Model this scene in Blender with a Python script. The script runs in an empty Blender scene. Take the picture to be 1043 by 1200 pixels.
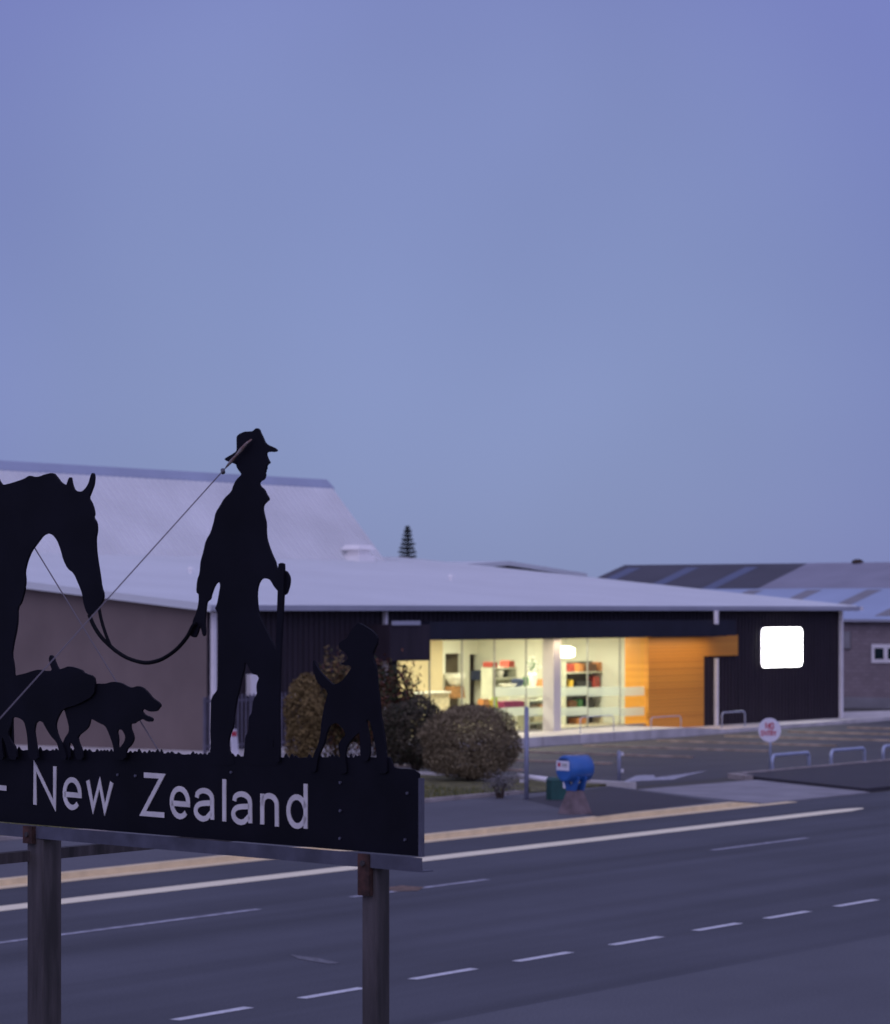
import bpy, bmesh, math, random
from mathutils import Vector
from mathutils.geometry import tessellate_polygon
random.seed(11)
R = math.radians
SC = bpy.context.scene
COL = SC.collection

# ------------------------------------------------------------------ camera
F = 3600.0            # focal length in pixels of the 1043 px wide photograph
CX, HY = 521.5, 715.0  # principal column, horizon row
H = 5.0               # camera height
cam = bpy.data.cameras.new("camera")
cam.sensor_fit = 'HORIZONTAL'
cam.sensor_width = 36.0
cam.lens = F / 1043 * 36.0
cam.shift_y = (HY - 600.0) / 1043
cam.clip_start, cam.clip_end = 0.5, 5000
cam.dof.use_dof = True
cam.dof.focus_distance = 20.0
cam.dof.aperture_fstop = 5.0
cam_o = bpy.data.objects.new("camera", cam)
COL.objects.link(cam_o)
cam_o.location = (0, 0, H)
cam_o.rotation_euler = (R(90), 0, 0)
SC.camera = cam_o

# ------------------------------------------------------------------ world (dusk)
SUN_EL, SUN_ROT = 4.0, 200.0
world = bpy.data.worlds.new("World")
SC.world = world
world.use_nodes = True
nt = world.node_tree
nt.nodes.clear()
wout = nt.nodes.new('ShaderNodeOutputWorld')
bg = nt.nodes.new('ShaderNodeBackground')
sky = nt.nodes.new('ShaderNodeTexSky')
sky.sky_type = 'NISHITA'
sky.sun_disc = False
sky.sun_elevation = R(SUN_EL)
sky.sun_rotation = R(SUN_ROT)
sky.air_density, sky.dust_density, sky.ozone_density = 1.0, 0.4, 4.0
tc = nt.nodes.new('ShaderNodeTexCoord')
sep = nt.nodes.new('ShaderNodeSeparateXYZ')
nt.links.new(tc.outputs['Generated'], sep.inputs[0])
# dusk colour by height above the horizon
ramp = nt.nodes.new('ShaderNodeValToRGB')
e = ramp.color_ramp.elements
e[0].position, e[0].color = 0.0, (0.208, 0.258, 0.480, 1)
e[1].position, e[1].color = 1.0, (0.43, 0.45, 0.63, 1)
for p, c in ((0.07, (0.222, 0.264, 0.505, 1)), (0.20, (0.214, 0.242, 0.502, 1)), (0.40, (0.29, 0.30, 0.51, 1))):
    n = e.new(p); n.color = c
nt.links.new(sep.outputs['Z'], ramp.inputs[0])
# afterglow behind the camera (towards -Y)
glow = nt.nodes.new('ShaderNodeMapRange')
glow.inputs['From Min'].default_value, glow.inputs['From Max'].default_value = 0.25, -1.0
nt.links.new(sep.outputs['Y'], glow.inputs['Value'])
gmul = nt.nodes.new('ShaderNodeMix'); gmul.data_type = 'RGBA'
gmul.inputs['A'].default_value = (0, 0, 0, 1)
gmul.inputs['B'].default_value = (0.40, 0.40, 0.56, 1)
nt.links.new(glow.outputs[0], gmul.inputs['Factor'])
add1 = nt.nodes.new('ShaderNodeMix'); add1.data_type = 'RGBA'; add1.blend_type = 'ADD'
add1.inputs['Factor'].default_value = 1
nt.links.new(ramp.outputs[0], add1.inputs['A']); nt.links.new(gmul.outputs['Result'], add1.inputs['B'])
# thin high cloud, very soft
noi = nt.nodes.new('ShaderNodeTexNoise')
noi.inputs['Scale'].default_value = 6.0; noi.inputs['Detail'].default_value = 2.0
nt.links.new(tc.outputs['Generated'], noi.inputs['Vector'])
nmap = nt.nodes.new('ShaderNodeMapRange')
nmap.inputs['From Min'].default_value, nmap.inputs['From Max'].default_value = 0.3, 0.7
nmap.inputs['To Min'].default_value, nmap.inputs['To Max'].default_value = 0.92, 1.07
nt.links.new(noi.outputs['Fac'], nmap.inputs['Value'])
cl = nt.nodes.new('ShaderNodeMix'); cl.data_type = 'RGBA'; cl.blend_type = 'MULTIPLY'
cl.inputs['Factor'].default_value = 1
nt.links.new(add1.outputs['Result'], cl.inputs['A']); nt.links.new(nmap.outputs[0], cl.inputs['B'])
# the physical sky adds its own slow gradient
skm = nt.nodes.new('ShaderNodeMix'); skm.data_type = 'RGBA'; skm.blend_type = 'ADD'
skm.inputs['Factor'].default_value = 0.02
# the sky is paler and less violet in a broad lobe low over the town
dot = nt.nodes.new('ShaderNodeVectorMath'); dot.operation = 'DOT_PRODUCT'; dot.inputs[1].default_value = Vector((-0.01, 1.0, 0.085)).normalized()
nt.links.new(tc.outputs['Generated'], dot.inputs[0])
lobe = nt.nodes.new('ShaderNodeMapRange'); lobe.interpolation_type = 'SMOOTHSTEP'
lobe.inputs['From Min'].default_value, lobe.inputs['From Max'].default_value = 0.983, 0.998
nt.links.new(dot.outputs['Value'], lobe.inputs['Value'])
n2 = nt.nodes.new('ShaderNodeTexNoise'); n2.inputs['Scale'].default_value = 4.5; n2.inputs['Detail'].default_value = 1.5
nt.links.new(tc.outputs['Generated'], n2.inputs['Vector'])
lsum = nt.nodes.new('ShaderNodeMath'); lsum.operation = 'MULTIPLY_ADD'; lsum.inputs[1].default_value = 0.9; lsum.use_clamp = True
nt.links.new(n2.outputs['Fac'], lsum.inputs[0])
lsub = nt.nodes.new('ShaderNodeMath'); lsub.operation = 'SUBTRACT'; lsub.inputs[1].default_value = 0.42
nt.links.new(lobe.outputs[0], lsub.inputs[0]); nt.links.new(lsub.outputs[0], lsum.inputs[2])
tint = nt.nodes.new('ShaderNodeMix'); tint.data_type = 'RGBA'
tint.inputs['A'].default_value = (0.85, 0.81, 0.96, 1); tint.inputs['B'].default_value = (1, 1, 1, 1)
nt.links.new(lsum.outputs[0], tint.inputs['Factor'])
tm2 = nt.nodes.new('ShaderNodeMix'); tm2.data_type = 'RGBA'; tm2.blend_type = 'MULTIPLY'; tm2.inputs['Factor'].default_value = 1
nt.links.new(cl.outputs['Result'], tm2.inputs['A']); nt.links.new(tint.outputs['Result'], tm2.inputs['B'])
nt.links.new(tm2.outputs['Result'], skm.inputs['A']); nt.links.new(sky.outputs[0], skm.inputs['B'])
nt.links.new(skm.outputs['Result'], bg.inputs['Color'])
bg.inputs['Strength'].default_value = 0.98
nt.links.new(bg.outputs[0], wout.inputs[0])

# faint, very wide afterglow "sun" from behind the camera
sun = bpy.data.lights.new("afterglow", 'SUN')
sun.energy, sun.angle, sun.color = 0.22, R(40), (1.0, 0.90, 0.94)
sun_o = bpy.data.objects.new("afterglow", sun)
COL.objects.link(sun_o)
sun_o.rotation_euler = (R(52), 0, R(SUN_ROT - 180 - 30))

SC.view_settings.view_transform = 'Standard'
SC.view_settings.look = 'None'
SC.view_settings.exposure = 0.0
SC.view_settings.gamma = 1.0
SC.cycles.use_denoising = True
SC.cycles.max_bounces = 8
SC.cycles.transparent_max_bounces = 16

# ------------------------------------------------------------------ frames of reference
class Frame:
    def __init__(s, o, ang):
        s.o, s.ang = Vector((o[0], o[1], 0)), ang
        s.ex = Vector((math.cos(ang), math.sin(ang), 0)); s.ey = Vector((-math.sin(ang), math.cos(ang), 0))
    def world(s, p):
        return s.o + s.ex * p[0] + s.ey * p[1] + Vector((0, 0, p[2]))
    def local(s, p):
        d = Vector(p) - s.o
        return (d.dot(s.ex), d.dot(s.ey), p[2])
ROADV = 0.6889
ROAD = Frame((0, 0), math.atan2(1.0, ROADV))        # x = along the road (t), y = across it (w)
PR, PL = Vector((-0.131, 15.0, 0)), Vector((-2.529, 17.46, 0))
_d = PR - PL
SIGN = Frame(PR, math.atan2(_d.y, _d.x))             # x = along the sign, y = away from the camera
UX, UY = ROAD.ex.x, ROAD.ex.y
NX, NY = ROAD.ey.x, ROAD.ey.y

def gt(x, y, z=0.0):
    """photo pixel on a level at height z -> (t, w)"""
    D = (H - z) * F / (y - HY)
    p = ROAD.local(((x - CX) / F * D, D, 0))
    return p[0], p[1]
def tx(px, w):
    """photo column -> t on the vertical plane at w"""
    k = (px - CX) / F
    return (k * w * NY - w * NX) / (UX - k * UY)
def wx(px, t):
    """photo column -> w on the vertical plane at t"""
    k = (px - CX) / F
    return (t * UX - k * t * UY) / (k * NY - NX)
def zy(y, t, w):
    return H - (y - HY) * (w * NY + t * UY) / F
def at(px, y, w):
    t = tx(px, w)
    return t, zy(y, t, w)
def sp(x, y):
    k = (x - CX) / F
    ax, ay = SIGN.ex.x, SIGN.ex.y
    s = (PR.y * k - PR.x) / (ax - ay * k)
    D = PR.y + ay * s
    return (s, H - (y - HY) * D / F)

# ------------------------------------------------------------------ materials
MATS = {}
def mat(name, col, rough=0.7, var=0.0, scale=6.0, bump=0.0, bscale=40.0, metal=0.0, emit=None, estr=0.0, col2=None, stretch=None, spec=0.5, detail=5.0):
    if name in MATS: return MATS[name]
    m = bpy.data.materials.new(name); m.use_nodes = True
    t = m.node_tree; b = t.nodes['Principled BSDF']
    b.inputs['Base Color'].default_value = (*col, 1)
    b.inputs['Roughness'].default_value = rough
    b.inputs['Metallic'].default_value = metal
    b.inputs['Specular IOR Level'].default_value = spec
    tcn = t.nodes.new('ShaderNodeTexCoord'); src = tcn.outputs['Object']
    if stretch:
        mp = t.nodes.new('ShaderNodeMapping'); mp.inputs['Scale'].default_value = stretch
        t.links.new(src, mp.inputs[0]); src = mp.outputs[0]
    if var or col2:
        nz = t.nodes.new('ShaderNodeTexNoise'); nz.inputs['Scale'].default_value = scale; nz.inputs['Detail'].default_value = detail
        t.links.new(src, nz.inputs['Vector'])
        cr = t.nodes.new('ShaderNodeValToRGB')
        c1 = [max(0, c * (1 - var)) for c in col]; c2 = col2 or [min(1, c * (1 + var)) for c in col]
        cr.color_ramp.elements[0].position, cr.color_ramp.elements[0].color = 0.35, (*c1, 1)
        cr.color_ramp.elements[1].position, cr.color_ramp.elements[1].color = 0.68, (*c2, 1)
        t.links.new(nz.outputs['Fac'], cr.inputs[0]); t.links.new(cr.outputs[0], b.inputs['Base Color'])
    if bump:
        bn = t.nodes.new('ShaderNodeTexNoise'); bn.inputs['Scale'].default_value = bscale; bn.inputs['Detail'].default_value = 4
        t.links.new(src, bn.inputs['Vector'])
        bp = t.nodes.new('ShaderNodeBump'); bp.inputs['Strength'].default_value = bump; bp.inputs['Distance'].default_value = 0.01
        t.links.new(bn.outputs['Fac'], bp.inputs['Height']); t.links.new(bp.outputs[0], b.inputs['Normal'])
    if emit:
        b.inputs['Emission Color'].default_value = (*emit, 1); b.inputs['Emission Strength'].default_value = estr
    MATS[name] = m
    return m
def leaf_mat(name, cols, rough=0.6):
    if name in MATS: return MATS[name]
    m = bpy.data.materials.new(name); m.use_nodes = True
    t = m.node_tree; b = t.nodes['Principled BSDF']; b.inputs['Roughness'].default_value = rough
    b.inputs['Specular IOR Level'].default_value = 0.25
    g = t.nodes.new('ShaderNodeNewGeometry'); cr = t.nodes.new('ShaderNodeValToRGB')
    el = cr.color_ramp.elements
    while len(el) < len(cols): el.new(0.5)
    for i, c in enumerate(cols):
        el[i].position = i / (len(cols) - 1); el[i].color = (*c, 1)
    t.links.new(g.outputs['Random Per Island'], cr.inputs[0]); t.links.new(cr.outputs[0], b.inputs['Base Color'])
    MATS[name] = m
    return m
def glass_mat(name, tint, refl=0.10, body=0.0):
    m = bpy.data.materials.new(name); m.use_nodes = True
    t = m.node_tree; t.nodes.clear()
    o = t.nodes.new('ShaderNodeOutputMaterial'); tr = t.nodes.new('ShaderNodeBsdfTransparent'); gl = t.nodes.new('ShaderNodeBsdfGlossy')
    tr.inputs[0].default_value = (*tint, 1); gl.inputs['Roughness'].default_value = 0.02
    mx = t.nodes.new('ShaderNodeMixShader'); fr = t.nodes.new('ShaderNodeLayerWeight'); fr.inputs[0].default_value = 0.5
    pw = t.nodes.new('ShaderNodeMath'); pw.operation = 'POWER'; pw.inputs[1].default_value = 4.0; t.links.new(fr.outputs['Facing'], pw.inputs[0])
    ma = t.nodes.new('ShaderNodeMath'); ma.operation = 'MULTIPLY_ADD'; ma.inputs[1].default_value = 0.5; ma.inputs[2].default_value = 0.03; t.links.new(pw.outputs[0], ma.inputs[0])
    t.links.new(ma.outputs[0], mx.inputs[0])
    t.links.new(tr.outputs[0], mx.inputs[1]); t.links.new(gl.outputs[0], mx.inputs[2])
    last = mx
    if body:
        df = t.nodes.new('ShaderNodeBsdfTranslucent'); df.inputs[0].default_value = (0.8, 0.85, 0.78, 1)
        d2 = t.nodes.new('ShaderNodeBsdfDiffuse'); d2.inputs[0].default_value = (0.8, 0.85, 0.8, 1)
        ad = t.nodes.new('ShaderNodeMixShader'); ad.inputs[0].default_value = 0.5
        t.links.new(df.outputs[0], ad.inputs[1]); t.links.new(d2.outputs[0], ad.inputs[2])
        m2 = t.nodes.new('ShaderNodeMixShader'); m2.inputs[0].default_value = body
        t.links.new(mx.outputs[0], m2.inputs[1]); t.links.new(ad.outputs[0], m2.inputs[2]); last = m2
    t.links.new(last.outputs[0], o.inputs[0])
    MATS[name] = m
    return m
def plank_mat(name, c1, c2, rough=0.45):
    """horizontal timber boards: colour differs board by board, grain runs along them"""
    m = bpy.data.materials.new(name); m.use_nodes = True
    t = m.node_tree; b = t.nodes['Principled BSDF']; b.inputs['Roughness'].default_value = rough
    tcn = t.nodes.new('ShaderNodeTexCoord'); s = t.nodes.new('ShaderNodeSeparateXYZ'); t.links.new(tcn.outputs['Object'], s.inputs[0])
    mu = t.nodes.new('ShaderNodeMath'); mu.operation = 'MULTIPLY'; mu.inputs[1].default_value = 1 / 0.14; t.links.new(s.outputs['Z'], mu.inputs[0])
    fl = t.nodes.new('ShaderNodeMath'); fl.operation = 'FLOOR'; t.links.new(mu.outputs[0], fl.inputs[0])
    wn = t.nodes.new('ShaderNodeTexWhiteNoise'); wn.noise_dimensions = '1D'; t.links.new(fl.outputs[0], wn.inputs['W'])
    mp = t.nodes.new('ShaderNodeMapping'); mp.inputs['Scale'].default_value = (1.2, 1.2, 26); t.links.new(tcn.outputs['Object'], mp.inputs[0])
    nz = t.nodes.new('ShaderNodeTexNoise'); nz.inputs['Scale'].default_value = 2; nz.inputs['Detail'].default_value = 6; t.links.new(mp.outputs[0], nz.inputs['Vector'])
    av = t.nodes.new('ShaderNodeMath'); av.operation = 'MULTIPLY_ADD'; av.inputs[1].default_value = 0.55
    t.links.new(wn.outputs['Value'], av.inputs[0])
    hf = t.nodes.new('ShaderNodeMath'); hf.operation = 'MULTIPLY'; hf.inputs[1].default_value = 0.45; t.links.new(nz.outputs['Fac'], hf.inputs[0])
    t.links.new(hf.outputs[0], av.inputs[2])
    mx = t.nodes.new('ShaderNodeMix'); mx.data_type = 'RGBA'
    mx.inputs['A'].default_value = (*c1, 1); mx.inputs['B'].default_value = (*c2, 1)
    t.links.new(av.outputs[0], mx.inputs['Factor']); t.links.new(mx.outputs['Result'], b.inputs['Base Color'])
    MATS[name] = m
    return m
def block_mat(name, c1, c2, mortar):
    m = bpy.data.materials.new(name); m.use_nodes = True
    t = m.node_tree; b = t.nodes['Principled BSDF']; b.inputs['Roughness'].default_value = 0.9
    tcn = t.nodes.new('ShaderNodeTexCoord'); s = t.nodes.new('ShaderNodeSeparateXYZ'); t.links.new(tcn.outputs['Object'], s.inputs[0])
    cb = t.nodes.new('ShaderNodeCombineXYZ'); t.links.new(s.outputs['Y'], cb.inputs[0]); t.links.new(s.outputs['Z'], cb.inputs[1])
    br = t.nodes.new('ShaderNodeTexBrick')
    br.inputs['Color1'].default_value, br.inputs['Color2'].default_value, br.inputs['Mortar'].default_value = (*c1, 1), (*c2, 1), (*mortar, 1)
    br.inputs['Scale'].default_value = 1; br.inputs['Brick Width'].default_value = 0.4; br.inputs['Row Height'].default_value = 0.2; br.inputs['Mortar Size'].default_value = 0.012
    t.links.new(cb.outputs[0], br.inputs['Vector'])
    nz = t.nodes.new('ShaderNodeTexNoise'); nz.inputs['Scale'].default_value = 0.7; nz.inputs['Detail'].default_value = 6
    t.links.new(tcn.outputs['Object'], nz.inputs['Vector'])
    mr = t.nodes.new('ShaderNodeMapRange'); mr.inputs['To Min'].default_value = 0.75; mr.inputs['To Max'].default_value = 1.25
    t.links.new(nz.outputs['Fac'], mr.inputs['Value'])
    mx = t.nodes.new('ShaderNodeMix'); mx.data_type = 'RGBA'; mx.blend_type = 'MULTIPLY'; mx.inputs['Factor'].default_value = 1
    t.links.new(br.outputs['Color'], mx.inputs['A']); t.links.new(mr.outputs[0], mx.inputs['B']); t.links.new(mx.outputs['Result'], b.inputs['Base Color'])
    MATS[name] = m
    return m
def road_mat(name, col, wear, tint=(1, 1, 1)):
    """asphalt: fine aggregate, long tyre-polished bands along the road, patches"""
    m = bpy.data.materials.new(name); m.use_nodes = True
    t = m.node_tree; b = t.nodes['Principled BSDF']; b.inputs['Roughness'].default_value = 0.75
    b.inputs['Specular IOR Level'].default_value = 0.3
    tcn = t.nodes.new('ShaderNodeTexCoord'); o = tcn.outputs['Object']
    def noise(scale, st, det):
        mp = t.nodes.new('ShaderNodeMapping'); mp.inputs['Scale'].default_value = st; t.links.new(o, mp.inputs[0])
        n = t.nodes.new('ShaderNodeTexNoise'); n.inputs['Scale'].default_value = scale; n.inputs['Detail'].default_value = det
        t.links.new(mp.outputs[0], n.inputs['Vector']); return n.outputs['Fac']
    def rng(s, a, c):
        r = t.nodes.new('ShaderNodeMapRange'); r.inputs['From Min'].default_value, r.inputs['From Max'].default_value = 0.3, 0.7
        r.inputs['To Min'].default_value, r.inputs['To Max'].default_value = a, c; t.links.new(s, r.inputs['Value']); return r.outputs[0]
    def mul(a, c):
        q = t.nodes.new('ShaderNodeMath'); q.operation = 'MULTIPLY'; t.links.new(a, q.inputs[0]); t.links.new(c, q.inputs[1]); return q.outputs[0]
    f = mul(mul(rng(noise(30, (1, 1, 1), 3), 0.8, 1.2), rng(noise(0.6, (0.03, 1, 1), 3), 1 - wear, 1 + wear)), rng(noise(0.25, (1, 1, 1), 5), 0.86, 1.12))
    mx = t.nodes.new('ShaderNodeMix'); mx.data_type = 'RGBA'; mx.blend_type = 'MULTIPLY'; mx.inputs['Factor'].default_value = 1
    mx.inputs['A'].default_value = (*col, 1); t.links.new(f, mx.inputs['B']); t.links.new(mx.outputs['Result'], b.inputs['Base Color'])
    bp = t.nodes.new('ShaderNodeBump'); bp.inputs['Strength'].default_value = 0.3; bp.inputs['Distance'].default_value = 0.01
    t.links.new(noise(60, (1, 1, 1), 2), bp.inputs['Height']); t.links.new(bp.outputs[0], b.inputs['Normal'])
    MATS[name] = m
    return m

BLACK = mat('black_paint', (0.0055, 0.005, 0.010), 0.6, 0.25, 3, bump=0.05, bscale=12, spec=0.12)
LETTER = mat('letter_white', (0.64, 0.60, 0.60), 0.6, 0.12, 9)
GALV = mat('weathered_steel', (0.085, 0.085, 0.12), 0.6, 0.3, 5, bump=0.1, metal=0.2)
POSTM = mat('post_grey', (0.060, 0.050, 0.054), 0.75, 0.55, 2.0, bump=0.3, bscale=30, stretch=(6, 6, 0.7))
RUST = mat('rust', (0.055, 0.022, 0.018), 0.85, 0.6, 14, bump=0.3)
WIRE = mat('wire', (0.12, 0.10, 0.12), 0.5)
ROPE = mat('black_rope', (0.006, 0.006, 0.009), 0.8, spec=0.1)
ASPH = road_mat('asphalt_road', (0.066, 0.068, 0.084), 0.32)
ASPH2 = road_mat('asphalt_shoulder', (0.094, 0.097, 0.115), 0.08)
ASPH3 = road_mat('asphalt_dark', (0.046, 0.042, 0.052), 0.05)
ASPH4 = road_mat('asphalt_path', (0.104, 0.104, 0.120), 0.08)
ASPH5 = road_mat('asphalt_park', (0.068, 0.066, 0.076), 0.15)
CONC = mat('concrete_pale', (0.58, 0.54, 0.52), 0.85, 0.18, 1.2, bump=0.15)
CONC_D = mat('concrete_drive', (0.26, 0.25, 0.27), 0.85, 0.15, 0.8, bump=0.15)
KERB_TRAIL = mat('kerb_trail_glow', (0.82, 0.66, 0.40), 0.85, 0.10, 2.5, bump=0.15)  # concrete warmed to cream: headlight trail glow put into its colour
KERB2 = mat('kerb_grey', (0.36, 0.31, 0.29), 0.85, 0.25, 2, bump=0.15)
PAINT = mat('road_paint', (0.62, 0.62, 0.66), 0.6, 0.25, 7, bump=0.1)
PAINT_D = mat('road_paint_worn', (0.36, 0.36, 0.42), 0.7, 0.35, 5)
PAINT_TRAIL = mat('trail_glow_cream', (0.97, 0.86, 0.58), 0.5, 0.04, 3)  # pale cream in place of a headlight trail's glow
BAYP = mat('bay_kerb_concrete', (0.36, 0.28, 0.22), 0.7, 0.3, 2)
GRASS = mat('grass_ground', (0.12, 0.11, 0.04), 0.95, 0.5, 3, bump=0.6, bscale=20)
DARKW = mat('dark_cladding', (0.026, 0.018, 0.026), 0.6, 0.2, 1.5, stretch=(4, 4, 0.3), spec=0.3)
NAVY = mat('canopy_navy', (0.012, 0.012, 0.024), 0.5, 0.2, 1.0, spec=0.3)
BEIGE = mat('taupe_wall', (0.185, 0.140, 0.130), 0.9, 0.10, 0.5, bump=0.1)
ROOF = mat('roof_steel', (0.68, 0.70, 0.72), 0.6, 0.03, 0.25, metal=0.0)
ROOFT = mat('roof_ribbed', (0.68, 0.68, 0.69), 0.55, 0.08, 0.3)
GUT = mat('gutter_steel', (0.36, 0.37, 0.44), 0.5, 0.08, 0.5)
WHITE = mat('white_enamel', (0.86, 0.81, 0.82), 0.45, 0.06, 2)
VENTW = mat('vent_white', (0.92, 0.88, 0.86), 0.45, 0.03, 2)
RIDGE = mat('ridge_band', (0.34, 0.38, 0.50), 0.6, 0.08, 0.4)
TIMBER = plank_mat('orange_timber', (0.62, 0.225, 0.018), (0.80, 0.34, 0.035))
CREAM = mat('cream_plaster', (0.76, 0.75, 0.64), 0.8, 0.04, 0.6)
FLOORI = mat('shop_floor', (0.42, 0.36, 0.27), 0.4, 0.12, 1)
COLM = mat('column_paint', (0.66, 0.62, 0.58), 0.7, 0.05, 1)
DOORD = mat('doorway_dark', (0.34, 0.28, 0.19), 0.8, 0.15, 1)
GLASS = glass_mat('shop_glass', (0.95, 0.99, 0.94))
FROST = glass_mat('frosted_film', (0.95, 0.98, 0.94), body=0.45)
FRAME = mat('alloy_frame', (0.34, 0.33, 0.30), 0.4, metal=0.2)
LIT = mat('lightbox_face', (0.9, 0.9, 0.9), 0.5, emit=(1.0, 1.0, 0.98), estr=9.0)
LAMP = mat('lamp_face', (0.9, 0.9, 0.85), 0.5, emit=(1.0, 0.93, 0.78), estr=6.0)
BLUEP = mat('post_blue', (0.03, 0.125, 0.40), 0.3, 0.1, 3)
GREENP = mat('box_green', (0.012, 0.075, 0.065), 0.5, 0.15, 4)
PEDM = mat('pedestal_concrete', (0.17, 0.125, 0.13), 0.9, 0.25, 5, bump=0.3)
REDP = mat('sign_red', (0.52, 0.03, 0.06), 0.5)
SIGNW = mat('sign_white', (0.78, 0.74, 0.80), 0.4, 0.04, 6)
POLE = mat('pole_grey', (0.26, 0.27, 0.36), 0.45, 0.12, 4, metal=0.2)
HOOP = mat('hoop_galv', (0.40, 0.44, 0.58), 0.35, 0.12, 6, metal=0.3)
ROOFR = mat('roof_blue_light', (0.33, 0.40, 0.56), 0.5, 0.08, 0.2)
ROOFD = mat('roof_slate_dark', (0.060, 0.058, 0.078), 0.7, 0.12, 0.3)
ROOFL = mat('roof_grey_mid', (0.25, 0.245, 0.31), 0.6, 0.12, 0.3)
SKYL = mat('rooflight_brown', (0.20, 0.19, 0.21), 0.5, 0.1, 1)
SKYB = mat('rooflight_blue', (0.050, 0.070, 0.15), 0.4, 0.1, 1)
BLOCK = block_mat('block_wall', (0.24, 0.19, 0.205), (0.29, 0.235, 0.25), (0.20, 0.165, 0.18))
DARKGL = mat('dark_pane', (0.02, 0.035, 0.04), 0.1)
BARK = mat('bark', (0.06, 0.04, 0.03), 0.9, 0.3, 8)
FENCEM = mat('fence_grey', (0.115, 0.105, 0.145), 0.6, 0.15, 3)
SCUFF = mat('scuff', (0.14, 0.14, 0.16), 0.8, 0.3, 9)
ORSTAIN = mat('rust_stain', (0.16, 0.10, 0.07), 0.85, 0.4, 6)
EARTH = mat('earth', (0.07, 0.065, 0.06), 0.95, 0.3, 0.05)

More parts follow.
